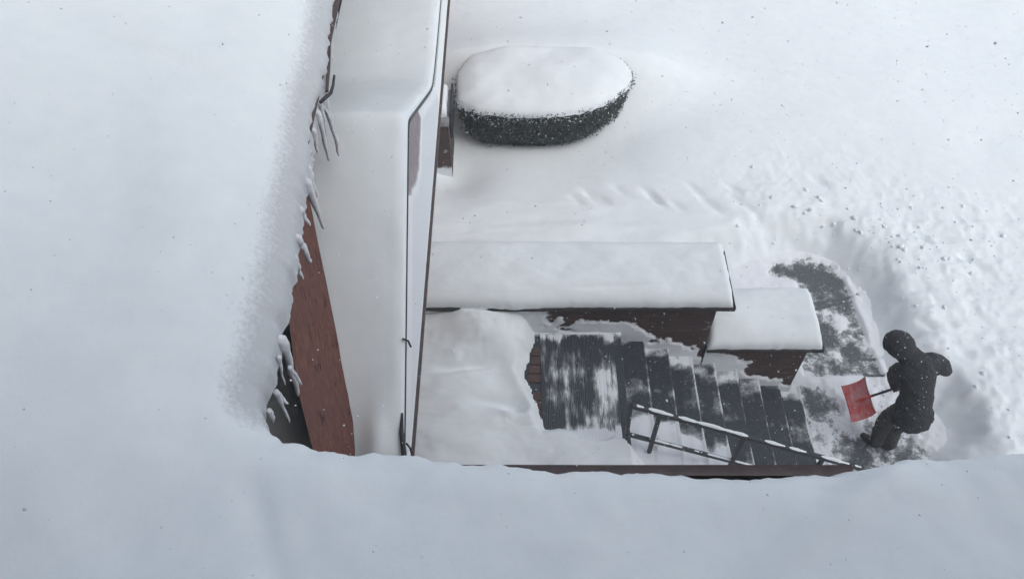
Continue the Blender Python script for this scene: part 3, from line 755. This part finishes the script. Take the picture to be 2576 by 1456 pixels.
# --- left side: leaning brown shingled side, its lower edge on the gabled roof
Zg = lambda Y: (H - 5.5) + 0.637 * (Y - 2.74)          # near slope of the lower gable (roof surface)
def shx(z): return -1.142 - 0.376 * ((z - H) + 5.48)
sh = []
def on_side(px, py):
    r = ray(px, py); s = (-1.142 - 0.376 * 5.48) / (r[0] + 0.376 * r[2]); return Vector((r[0] * s, r[1] * s, H + r[2] * s))
right = [on_side(*p) for p in ((893, 1160), (893, 1130), (888, 1060), (879, 1000), (862, 910), (845, 830), (822, 715), (800, 610), (775, 480), (755, 380))]
left = [on_side(*p) for p in ((797, 1165), (787, 1130), (769, 1060), (750, 983), (741, 920), (733, 860), (727, 800), (715, 730), (700, 600), (690, 380))]
n1_, n2_ = 60, 24
def lerp_list(L, u):
    k = u * (len(L) - 1); i = min(int(k), len(L) - 2); return L[i].lerp(L[i + 1], k - i)
SXg = np.zeros((n1_, n2_)); SYg = SXg.copy(); SZg = SXg.copy()
for i in range(n1_):
    a, b = lerp_list(left, i / (n1_ - 1)), lerp_list(right, i / (n1_ - 1))
    for j in range(n2_):
        q = a.lerp(b, j / (n2_ - 1)); SXg[i, j], SYg[i, j], SZg[i, j] = q + (cam.location - q).normalized() * 0.07
grid('shingled_side', SXg, SYg, SZg, M_shingle, house, smooth=False)
tube('corner_trim', [on_side(893, 1160) + Vector((.004, 0, .0)), on_side(892, 1110) + Vector((.004, 0, 0)), on_side(884, 1050) + Vector((.004, 0, 0))], 0.010, M_brownmetal, house, seg=6)
box('shade_side_wall', -5.0, -1.85, 0.5, 12.0, 0, ZE + .1, M_shadewall, house)  # blackened wall standing for the shade under the left eave
box('shade_recess_wall', -1.9, -1.05, 1.2, 1.45, 2.2, ZE - .12, M_shadewall, house)  # same painted shade, closing the near end of the gap
# --- lower gabled roof
XR = -0.79                                  # right (gable) end
Zf = H - 5.26
ys1 = np.concatenate([np.linspace(2.45, 4.70, 60), np.linspace(4.74, 5.1, 14), np.linspace(5.15, 6.62, 34), np.linspace(6.7, 15, 60)])
ZR = H - 4.15
def groof(y):
    a = (H - 5.5) + 0.637 * (y - 2.74); b = ZR - 0.622 * (y - 4.86)
    k = 0.035
    g = -k * np.log(np.exp(-a / k) + np.exp(-b / k))
    k2 = 0.06
    return k2 * np.log(np.exp(g / k2) + np.exp(Zf / k2) * (np.asarray(y) > 5.2))
xs1 = np.concatenate([np.linspace(-2.6, -0.95, 50), np.linspace(-0.93, XR, 12), [XR]])
X, Y = np.meshgrid(xs1, ys1, indexing='ij')
base = groof(Y)
rd = np.sqrt(np.clip(1 - (1 - np.clip((XR - X) / 0.10, 0, 1)) ** 2, 0, 1))
n_ = (fbm(X * 1.4, Y * 1.4, 4, 2) - .5) * 0.06 + (fbm(X * 1.3 + Y * .5, Y * 4.5 - X * 2, 4, 5) - .5) * 0.05 * (1 - sstep(3.6, 4.6, Y))
driftn = 0.10 * np.exp(-(((X + 0.97) / .10) ** 2 + ((Y - 2.72) / .25) ** 2))
Z = base - 0.02 + 0.05 * rd + n_ * rd + driftn * rd
Z[-1, :] = base[-1, :] - 0.04
proof = grid('gable_roof_snow', X, Y, Z, M_snow, house)
# verge: thin dark board just under the snow
yv = np.concatenate([np.linspace(2.45, 4.86, 40), np.linspace(4.9, 6.62, 20)])
zb = groof(yv)
Xc = np.repeat(np.array([[XR - .05, XR + .008, XR + .008, XR - .02]]), len(yv), 0); Yc = np.repeat(yv[:, None], 4, 1)
Zc = np.stack([zb - .045, zb - .045, zb - .075, zb - .075], 1)
grid('verge_board', Xc, Yc, Zc, M_iron, house, smooth=False)
yv = np.linspace(6.62, 15, 30); zb = groof(yv)
Xc = np.repeat(np.array([[XR - .05, XR + .006, XR + .006, XR - .02]]), len(yv), 0); Yc = np.repeat(yv[:, None], 4, 1)
Zc = np.stack([zb - .04, zb - .04, zb - .07, zb - .07], 1)
grid('roof_flashing', Xc, Yc, Zc, M_iron, house, smooth=False)
# gable wall with plastered snow
def gable():
    ys_ = np.arange(2.45, 6.7, 0.03); us = np.linspace(0, 1, 40)
    Yg, U = np.meshgrid(ys_, us, indexing='ij'); top = groof(Yg) - 0.07; bot = H - 5.62
    Zq = bot + (top - bot) * U
    return Yg, Zq
gm = patchy('mauve siding with plastered snow', lambda t: ramp(t, noise(t, 9, 4), [(0.3, (0.25, 0.215, 0.235)), (0.7, (0.33, 0.29, 0.31))]), k=0.25, lo=.4, hi=.7, nscale=6, rough=.7)
Yg, Zq = gable()
bare = sstep(-.02, .16, (Zq - (H - 4.93)) + np.abs(Yg - 5.0) * -0.55 + (fbm(Yg * 3, Zq * 3, 3, 1) - .5) * .15) * sstep(3.9, 4.5, Yg)
Ag = 1.0 - 0.95 * bare
grid('gable_wall', np.full_like(Yg, XR - 0.005) + 0.04 * (1 - bare) * sstep(0, .1, (groof(Yg) - .07 - Zq)), Yg, Zq, gm, house, attr=Ag, smooth=True)
# gutter with its own snow
tube('gutter', [(-0.742, 2.2, H - 5.63), (-0.742, 15, H - 5.63)], 0.016, M_brownmetal, house, square=True)
Xg_ = np.repeat(np.array([[XR - .01, XR + .012, -0.752, -0.748]]), 200, 0); yy_ = np.linspace(2.2, 15, 200)
grid('gutter_snow', Xg_, np.repeat(yy_[:, None], 4, 1), np.array([[H - 5.53, H - 5.585, H - 5.605, H - 5.64]] * 200) + (fbm(yy_ * 5, yy_ * 0, 3, 2) - .5)[:, None] * .01, M_snow, house)
box('front_wall', -4.0, -1.37, 2.75, 15, 0, H - 5.66, M_wall, house)
# dark bits sticking through the snow by the gutter
tube('cable_clip', [(-0.80, 3.42, H - 5.02), (-0.765, 3.43, H - 5.06), (-0.745, 3.40, H - 5.10)], 0.008, M_iron, house, seg=6)
tube('downpipe', [(-0.80, 2.98, H - 5.33), (-0.80, 2.85, H - 5.38), (-0.78, 2.72, H - 5.45), (-0.77, 2.5, H - 5.6)], [0.008, .018, .022, .014], M_iron, house, seg=8)
tube('cable_clip', [(-0.77, 2.80, H - 5.45), (-0.74, 2.77, H - 5.47), (-0.73, 2.74, H - 5.50)], 0.008, M_iron, house, seg=6)
# old gutter hook on the upper eave
hk = [P(a, b, z) for a, b, z in ((806, 258, ZE - .02), (822, 243, ZE - .03), (832, 235, ZE - .03), (838, 215, ZE - .01), (841, 190, ZE + .02))]
tube('gutter_hook', hk, [0.012, 0.014, .012, .009, .008], M_iron, house, seg=8)
# brown lip showing along the far upper eave
lip = [P(a, b, ZE - .04) for a, b in ((846, -100), (842, 0), (836, 60), (829, 110), (827, 170), (822, 230))]
tube('upper_fascia', lip, 0.010, M_brownmetal, house, square=True)

# ------------------------------------------------------------------ icicles
c1 = [(548, 560, 640, 955, 1.25), (540, 600, 583, 745, .8), (510, 690, 570, 988, 1.1), (530, 640, 565, 840, .7), (485, 800, 503, 940, .9), (462, 940, 482, 1000, .8), (445, 1030, 503, 1228, 1.2), (445, 1120, 545, 1405, 1.3), (405, 1290, 457, 1385, 1.0)]
c2 = [(385, 5, 470, 155, 1.25), (358, 120, 415, 268, 1.0), (320, 320, 338, 380, .9), (265, 740, 300, 915, 1.0), (285, 640, 378, 985, 1.5), (335, 800, 402, 912, 1.0), (245, 950, 322, 1030, 1.2), (250, 960, 328, 1155, 1.2), (205, 1070, 232, 1155, 1.2)]
k_ = 0.40694
ic = [(592.4 + a * k_, b * k_, 592.4 + c * k_, d * k_, w) for a, b, c, d, w in c1] + [(592.4 + a * k_, 592.4 + b * k_, 592.4 + c * k_, 592.4 + d * k_, w) for a, b, c, d, w in c2]
names = ['longest icicle, hanging beside the dark hook at the upper eave', 'short thin icicle right next to the longest one', 'long icicle second below the hook', 'thin icicle between two long ones below the hook',
         'small icicle on the eave above the pale roof, below the hook', 'tiny icicle stub above the start of the brown side', 'thick bumpy icicle just above the tip of the brown side',
         'long slim icicle reaching across the pale roof near the tip of the brown side', 'bent icicle over the narrow tip of the brown side', 'thick crooked icicle over the upper brown side',
         'slim icicle in front of the upper left brown side', 'tiny icicle halfway down the left rim of the brown side', 'straight icicle over the upper dark gap',
         'thick knobbly icicle between dark gap and brown side', 'short icicle tipping onto the brown side above the dark gap', 'crooked icicle over the middle of the dark gap',
         'long icicle hanging low in the dark gap', 'stubby icicle in the bottom corner of the dark gap']
for (a, b, c, d, w), lab in zip(ic, names):
    top = P(a, b, ZE - .06); r = ray(c, d)
    # hang from the top point straight down until the row of the tip, with a slight wind bend
    zt = zat(d, top.y); L = top.z - zt; L = min(L, 0.75)
    tipx = (c - 1288) * (H - zt) / -r[2]
    pts = []; rad = []; n_ = 16; sd = random.random() * 50
    for i in range(n_ + 1):
        f = i / n_
        bend = (tipx - top.x) * f ** 1.2
        wob = (float(vn(f * 5 + sd, sd, 1)) - .5) * 0.016 * min(1, f * 4)
        pts.append((top.x + bend + wob, top.y + (float(vn(f * 4 + sd, 9, 2)) - .5) * .012, top.z - 0.01 - L * f))
        rad.append(w * (0.58 if b > 880 else 0.9) * (0.0130 * (1 - f) ** 0.8 + 0.0085) * (0.85 + 0.3 * float(vn(f * 9 + sd, 2, 3))) * 1.0)
    rad[-1] *= 0.6
    if b < 880: pts = [(pts[0][0] - .10, pts[0][1] - .02 * (b > 950), pts[0][2] + .035), (pts[0][0] - .045, pts[0][1], pts[0][2] + .03)] + pts; rad = [rad[0] * .5, rad[0] * .8] + rad
    o = tube('icicle', pts, rad, M_ice, None, seg=9)
    tag(o, lab, 'icicle', 'icicles hanging from the upper eave')

# ------------------------------------------------------------------ the shovel
sh_root = thing('snow_shovel', 'red plastic snow shovel with black shaft held by the person', 'shovel', (4.34, 5.26, 0.45))
J = Vector((4.45, 5.26, 0.585)); RH = P(2368, 938, 1.06)
def blade():
    nu, nv = 26, 20; vs = []; at = []
    for i in range(nu):
        u = i / (nu - 1)                    # across, Y 5.52 -> 5.00
        for j in range(nv):
            v = j / (nv - 1)                # from cutting edge (left, low) to the back
            x = 4.24 + 0.215 * v; y = 5.52 - 0.52 * u; z = 0.385 + 0.185 * v
            cu = (abs(u - .5) * 2)
            z += 0.035 * cu ** 4 + 0.05 * max(0, v - .82) / .18 - 0.03 * math.sin(math.pi * v)
            rib = math.exp(-((u - .5) / (0.03 + .35 * (1 - v) * 0.9)) ** 2 * 3) * 0.014 * (v > .25)
            z += rib; x += (0.02 * (1 - cu) if j == 0 else 0) - 0.015 * cu ** 6 * (1 if v < .1 else 0)
            vs.append((x, y, z)); at.append(0.25 + 0.25 * math.exp(-((u - .3) / .25) ** 2) * (v > .3) + .3 * math.exp(-((u - .85) / .12) ** 2 - ((v - .3) / .2) ** 2))
    m = nu * nv; b = [(x - .004, y, z - .007) for x, y, z in vs]; vs += b; at += at
    fs = []
    for i in range(nu - 1):
        for j in range(nv - 1):
            q = (i * nv + j, i * nv + j + 1, (i + 1) * nv + j + 1, (i + 1) * nv + j); fs.append(q); fs.append(tuple(m + k for k in reversed(q)))
    for i in range(nu - 1):
        for j in (0, nv - 1): fs.append((i * nv + j, (i + 1) * nv + j, m + (i + 1) * nv + j, m + i * nv + j))
    for j in range(nv - 1):
        for i in (0, nu - 1): fs.append((i * nv + j, i * nv + j + 1, m + i * nv + j + 1, m + i * nv + j))
    return from_lists('blade', vs, fs, M_shovel, sh_root, smooth=True, attr=at)
bl = blade()
dirS = (RH - J).normalized()
tube('socket', [J - dirS * 0.16 + Vector((0, 0, -.0)), J - dirS * .05, J + dirS * 0.04], [0.010, .019, 0.021], M_shovel, sh_root, seg=10)
tube('shaft', [J, J.lerp(RH, .5), RH + dirS * 0.02], 0.0155, M_iron, sh_root, seg=10)
Dp = RH + dirS * 0.02
gv = Vector((0, 1, 0))
tube('grip', [Dp - gv * .0, Dp + dirS * .02 - gv * .055, Dp + dirS * .06 - gv * .055, Dp + dirS * .06 + gv * .055, Dp + dirS * .02 + gv * .055, Dp + gv * .0], 0.011, M_iron, sh_root, seg=8)

# ------------------------------------------------------------------ the person
person = thing('person', 'person in black hooded winter jacket and trousers bending over a red snow shovel', 'person', (4.75, 4.9, 0.03))
def skin(name, V, E, rad, mat, parent, sub=2, rootv=0):
    me = bpy.data.meshes.new(name); me.from_pydata([tuple(v) for v in V], E, [])
    o = bpy.data.objects.new(name, me); col.objects.link(o)
    md = o.modifiers.new('s', 'SKIN'); md.use_smooth_shade = True; md.branch_smoothing = 0.6
    for i, r in enumerate(rad):
        sv_ = me.skin_vertices[0].data[i]; sv_.radius = r if hasattr(r, '__len__') else (r, r); sv_.use_root = (i == rootv)
    s2 = o.modifiers.new('u', 'SUBSURF'); s2.levels = sub; s2.render_levels = sub
    dg = bpy.context.evaluated_depsgraph_get(); dg.update()
    m2 = bpy.data.meshes.new_from_object(o.evaluated_get(dg))
    bpy.data.objects.remove(o); m2.name = name
    m2.polygons.foreach_set('use_smooth', [True] * len(m2.polygons)); m2.materials.clear()
    return link(name, m2, mat, parent)
def wrinkle(o, amp, sc, seed):
    me = o.data; n_ = len(me.vertices); co = np.zeros(n_ * 3, np.float32); no = np.zeros(n_ * 3, np.float32)
    me.vertices.foreach_get('co', co); me.vertices.foreach_get('normal', no)
    co = co.reshape(-1, 3); no = no.reshape(-1, 3)
    a = (fbm(co[:, 0] * sc + co[:, 2] * sc * 1.7, co[:, 1] * sc + co[:, 2] * sc * .6, 3, seed, .55) - .5) * 2 * amp
    co += no * a[:, None]; me.vertices.foreach_set('co', co.ravel()); me.update()
V3 = Vector
pel = V3((4.745, 4.86, 0.93)); waist = V3((4.76, 4.97, 1.10)); chest = V3((4.755, 5.12, 1.26)); upch = V3((4.735, 5.22, 1.37)); neck = V3((4.62, 5.30, 1.45)); head = P(2258, 868, 1.56); crown = head + V3((-.03, .03, .06))
Lsh = V3((4.59, 5.18, 1.34)); Lel = P(2252, 944, 1.10); Lha = J.lerp(RH, 0.38) + V3((0, 0, .012))
Rsh = V3((4.90, 5.27, 1.37)); Rel = P(2370, 918, 1.27); Rha = RH + dirS * 0.06
Lhip = V3((4.655, 4.88, .88)); Rhip = V3((4.83, 4.86, .88)); Lkn = V3((4.62, 4.99, .50)); Rkn = V3((4.76, 4.97, .49)); Lan = V3((4.60, 4.87, .12)); Ran = V3((4.74, 4.83, .12))
Ltoe = V3((4.50, 5.00, .05)); Rtoe = V3((4.66, 4.98, .05))
Lwr = Lel.lerp(Lha, .74); Rwr = Rel.lerp(Rha, .66)
V = [pel, waist, chest, upch, neck, head, crown, Lsh, Lel, Lwr, Lha, Rsh, Rel, Rwr, Rha, Lhip, Lkn, Lan, Ltoe, Rhip, Rkn, Ran, Rtoe]
E = [(0, 1), (1, 2), (2, 3), (3, 4), (4, 5), (5, 6), (3, 7), (7, 8), (8, 9), (9, 10), (3, 11), (11, 12), (12, 13), (13, 14), (0, 15), (15, 16), (16, 17), (17, 18), (0, 19), (19, 20), (20, 21), (21, 22)]
rad = [.10, .095, .11, .09, .05, .075, .05, .05, .036, .026, .03, .05, .036, .026, .03, .075, .048, .034, .03, .075, .048, .034, .03]
skin('body', V, E, rad, M_skin, person, 2, 0)
def blobby(name, chains, mat, parent, vox=0.013, smooth=6, lat=V3((1, .12, 0)).normalized()):
    """chains: lists of (point, radius, lateral stretch); the union of swept spheres remeshed into one skin"""
    base = bmesh.new(); bmesh.ops.create_icosphere(base, subdivisions=2, radius=1)
    bv = [v.co.copy() for v in base.verts]; bf = [tuple(v.index for v in f.verts) for f in base.faces]; base.free()
    vs = []; fs = []
    for ch in chains:
        for (a, ra, sa_), (b, rb, sb_) in zip(ch, ch[1:]):
            n_ = max(2, int((b - a).length / 0.03))
            for k in range(n_ + 1):
                f = k / n_; c = a.lerp(b, f); r = ra + (rb - ra) * f; st_ = sa_ + (sb_ - sa_) * f; o = len(vs)
                for v in bv: w = v * r; w = w + lat * (w.dot(lat) * (st_ - 1)); vs.append(c + w)
                fs += [tuple(o + q for q in g) for g in bf]
    me = bpy.data.meshes.new(name); me.from_pydata([tuple(v) for v in vs], [], fs)
    o = bpy.data.objects.new(name, me); col.objects.link(o)
    m = o.modifiers.new('r', 'REMESH'); m.mode = 'VOXEL'; m.voxel_size = vox
    m = o.modifiers.new('s', 'SMOOTH'); m.factor = .5; m.iterations = smooth
    dg = bpy.context.evaluated_depsgraph_get(); dg.update()
    m2 = bpy.data.meshes.new_from_object(o.evaluated_get(dg)); bpy.data.objects.remove(o); m2.name = name
    m2.polygons.foreach_set('use_smooth', [True] * len(m2.polygons)); m2.materials.clear()
    return link(name, m2, mat, parent)
hemc = V3((4.775, 4.84, 0.86))
jk = blobby('jacket', [
    [(hemc + V3((0, -.01, -.03)), .195, 1.28), (hemc, .195, 1.28), (pel, .18, 1.25), (waist, .165, 1.2), (chest, .175, 1.25), (upch, .15, 1.35), (neck, .105, 1.1), (head.lerp(neck, .35), .10, 1)],
    [(head + V3((.05, -.04, -.04)), .125, 1), (upch + V3((.02, .0, .03)), .145, 1)],
    [(upch, .13, 1.1), (Lsh, .115, 1), (Lsh.lerp(Lel, .5) + V3((-.02, 0, 0)), .105, 1), (Lel, .095, 1), (Lwr, .070, 1)],
    [(upch, .13, 1.1), (Rsh, .120, 1), (Rsh.lerp(Rel, .55) + V3((0, .01, .01)), .105, 1), (Rel, .095, 1), (Rwr.lerp(Rha, .3), .078, 1)],
    [(hemc + V3((.16, -.04, 0)), .05, 1), (hemc + V3((.195, -.07, -.05)), .025, 1)]], M_cloth, person)
wrinkle(jk, 0.022, 7, 3); wrinkle(jk, 0.008, 22, 5)
# hood
def hood():
    bm = bmesh.new(); bmesh.ops.create_uvsphere(bm, u_segments=36, v_segments=24, radius=1)
    fdir = V3((-.62, .66, -.42)).normalized()      # where the face looks
    upv = V3((-.28, .30, .90)); side = fdir.cross(upv).normalized(); upv = side.cross(fdir).normalized()
    for v in bm.verts:
        x, y, z = v.co                            # x = face direction, z = up
        f = 1 + (0.07 if z > .3 else 0) - 0.10 * max(0, -z)
        p = V3((x * 0.158, y * 0.142, z * 0.165))
        if x > .25: p.x = 0.158 * (.25 + (x - .25) * .80)
        if x > .35: p.z += .02 * max(0, z); p.y *= .93
        if x < 0: p.x *= 1.08; p.z -= .03 * x * x
        if z < -0.3: p.x -= 0.05 * (-z - .3)
        w = head + V3((-.0, .0, .02)) + fdir * p.x * 1.06 + side * p.y * f * 1.10 + upv * p.z
        v.co = w
    dele = [f for f in bm.faces if ((f.calc_center_median() - head).normalized().dot(fdir) > 0.80)]
    bmesh.ops.delete(bm, geom=dele, context='FACES')
    me = bpy.data.meshes.new('hood'); bm.to_mesh(me); bm.free()
    me.polygons.foreach_set('use_smooth', [True] * len(me.polygons))
    o = link('hood', me, M_cloth, person); wrinkle(o, 0.020, 7, 5)
    m = o.modifiers.new('t', 'SOLIDIFY'); m.thickness = 0.012; m.offset = 0
    return o, fdir, side, upv
hd, fdir, side, upv = hood()
# face in the hood opening
def face():
    bm = bmesh.new(); bmesh.ops.create_uvsphere(bm, u_segments=28, v_segments=20, radius=1)
    for v in bm.verts:
        x, y, z = v.co
        px_ = x * .10; py_ = y * .078 * (1 - .18 * max(0, -z)); pz_ = z * .115
        if x > 0:
            px_ += 0.028 * math.exp(-(y / .16) ** 2 - ((z + .12) / .20) ** 2)             # nose
            px_ += 0.008 * math.exp(-(y / .32) ** 2 - ((z + .52) / .10) ** 2)             # mouth
            px_ += 0.010 * math.exp(-(y / .3) ** 2 - ((z + .85) / .15) ** 2)              # chin
            for s_ in (-1, 1): px_ -= 0.014 * math.exp(-((y - s_ * .38) / .18) ** 2 - ((z - .08) / .13) ** 2)
            px_ += 0.008 * math.exp(-(y / .6) ** 2 - ((z - .28) / .08) ** 2)
        v.co = head + fdir * (px_ + .012) + side * py_ + upv * (pz_ - .01)
    me = bpy.data.meshes.new('face'); bm.to_mesh(me); bm.free(); me.polygons.foreach_set('use_smooth', [True] * len(me.polygons))
    return link('face', me, M_skin, person)
face()
br = [head + fdir * (.112 + .012 * math.cos(a)) + side * (.092 * math.sin(a)) + upv * (.098 * math.cos(a) + .012) for a in [2 * math.pi * k / 28 for k in range(29)]]
tube('hood_brim', br, 0.015, M_cloth, person, seg=8)
for s_ in (-1, 1):
    bm = bmesh.new(); bmesh.ops.create_uvsphere(bm, u_segments=10, v_segments=8, radius=.010)
    for v in bm.verts: v.co += head + fdir * .095 + side * (.029 * s_) + upv * (-.002)
    me = bpy.data.meshes.new('eye'); bm.to_mesh(me); bm.free(); link('eye', me, M_boot, person)
# trousers
tz = blobby('trousers', [
    [(pel.lerp(waist, .4), .15, 1.2), (pel, .165, 1.25), (pel + V3((0, .01, -.12)), .150, 1.3)],
    [(Lhip, .14, 1), (Lhip.lerp(Lkn, .5), .125, 1), (Lkn, .108, 1), (Lkn.lerp(Lan, .5), .098, 1), (Lan + V3((0, 0, .04)), .088, 1)],
    [(Rhip, .14, 1), (Rhip.lerp(Rkn, .5), .125, 1), (Rkn, .108, 1), (Rkn.lerp(Ran, .5), .098, 1), (Ran + V3((0, 0, .04)), .088, 1)]], M_trousers, person)
wrinkle(tz, 0.018, 8, 6); wrinkle(tz, 0.008, 22, 2)
for an, toe in ((Lan, Ltoe), (Ran, Rtoe)):
    d_ = (toe - an); d_.z = 0; d_.normalize()
    bv_ = [an + V3((0, 0, .06)), an + V3((0, 0, -.04)) - d_ * .03, an + V3((0, 0, -.055)) + d_ * .06, an + V3((0, 0, -.065)) + d_ * .16, an + V3((0, 0, -.07)) + d_ * .21]
    skin('boot', bv_, [(0, 1), (1, 2), (2, 3), (3, 4)], [.062, .060, .056, .05, .036], M_boot, person, 2, 0)
# gloves with fingers closed on the shaft or grip
def glove(hand, wrist, axis_, palm_n):
    ax = axis_.normalized(); n = palm_n - ax * palm_n.dot(ax); n.normalize(); b = ax.cross(n)
    gv_ = []; ge = []; gr = []
    pc = hand + n * 0.030
    gv_ += [wrist, wrist.lerp(pc, .5), pc + n * .004]; ge += [(0, 1), (1, 2)]; gr += [.036, .034, .036]
    o = skin('glove', gv_, ge, gr, M_glove, person, 2, 1)
    for k in range(4):
        off = ax * (-.033 + .022 * k); ln = (1, 1.08, 1.02, .85)[k]
        pts = [pc + off + b * .016, pc + off + b * .034 * ln - n * .012, hand + off + b * .034 * ln - n * .026, hand + off + b * .006 - n * .034 * ln]
        skin('glove_finger', pts, [(0, 1), (1, 2), (2, 3)], [.0125, .0120, .0110, .0095], M_glove, o, 2, 0)
    pts = [pc - ax * .02 - b * .018, hand - ax * .026 - b * .034, hand - ax * .018 - b * .026 - n * .024]
    skin('glove_finger', pts, [(0, 1), (1, 2)], [.015, .0135, .0115], M_glove, o, 2, 0)
glove(J.lerp(RH, 0.38), Lwr, dirS, V3((-.15, -.2, 1)))
glove(RH + dirS * .06, Rwr.lerp(Rha, .1), gv, V3((.15, .0, 1)))

# ------------------------------------------------------------------ falling snow
def flakes():
    vs = []; fs = []
    def add(c, s):
        a = V3((random.gauss(0, 1), random.gauss(0, 1), random.gauss(0, 1))).normalized(); b = a.cross(V3((random.random(), random.random(), random.random() + .01))).normalized(); n = a.cross(b)
        o = len(vs); k = [random.uniform(.6, 1.3) for _ in range(6)]
        vs.extend([c + a * s * k[0], c + b * s * k[1], c - a * s * k[2], c - b * s * k[3], c + n * s * .55 * k[4], c - n * s * .55 * k[5]])
        for i in range(4):
            fs.append((o + i, o + (i + 1) % 4, o + 4)); fs.append((o + (i + 1) % 4, o + i, o + 5))
    for i in range(7000):
        px = random.uniform(-60, 2640); py = random.uniform(-60, 1520); r = V3(ray(px, py)).normalized()
        d = 2.0 + 9.0 * random.random() ** 0.6
        c = V3((0, 0, H)) + r * d
        if c.z < 0.6 or (c.x < -1.0 and c.z < ZE + 1.2 and d > 2.3) or (c.y < 1.7 and c.z < ZE + .6): continue
        add(c, random.uniform(0.0022, 0.0055) * (1.0 if random.random() < .93 else 1.35))
    return from_lists('falling_snow', vs, fs, M_snow)
tag(flakes(), kind='stuff')

# ------------------------------------------------------------------ the thin air of the snowfall
def haze():
    me_o = box('haze', -60, 60, -4, 60, -1.0 - .2, H + 6.0, None)
    m = bpy.data.materials.new('snowfall air'); m.use_nodes = True; t = m.node_tree; t.nodes.clear()
    v = t.nodes.new('ShaderNodeVolumePrincipled'); v.inputs['Color'].default_value = (0.93, 0.96, 1, 1); v.inputs['Density'].default_value = HAZE
    o = t.nodes.new('ShaderNodeOutputMaterial'); t.links.new(v.outputs[0], o.inputs['Volume'])
    me_o.data.materials.append(m); return tag(me_o, kind='stuff')
HAZE = 0.0045
haze()
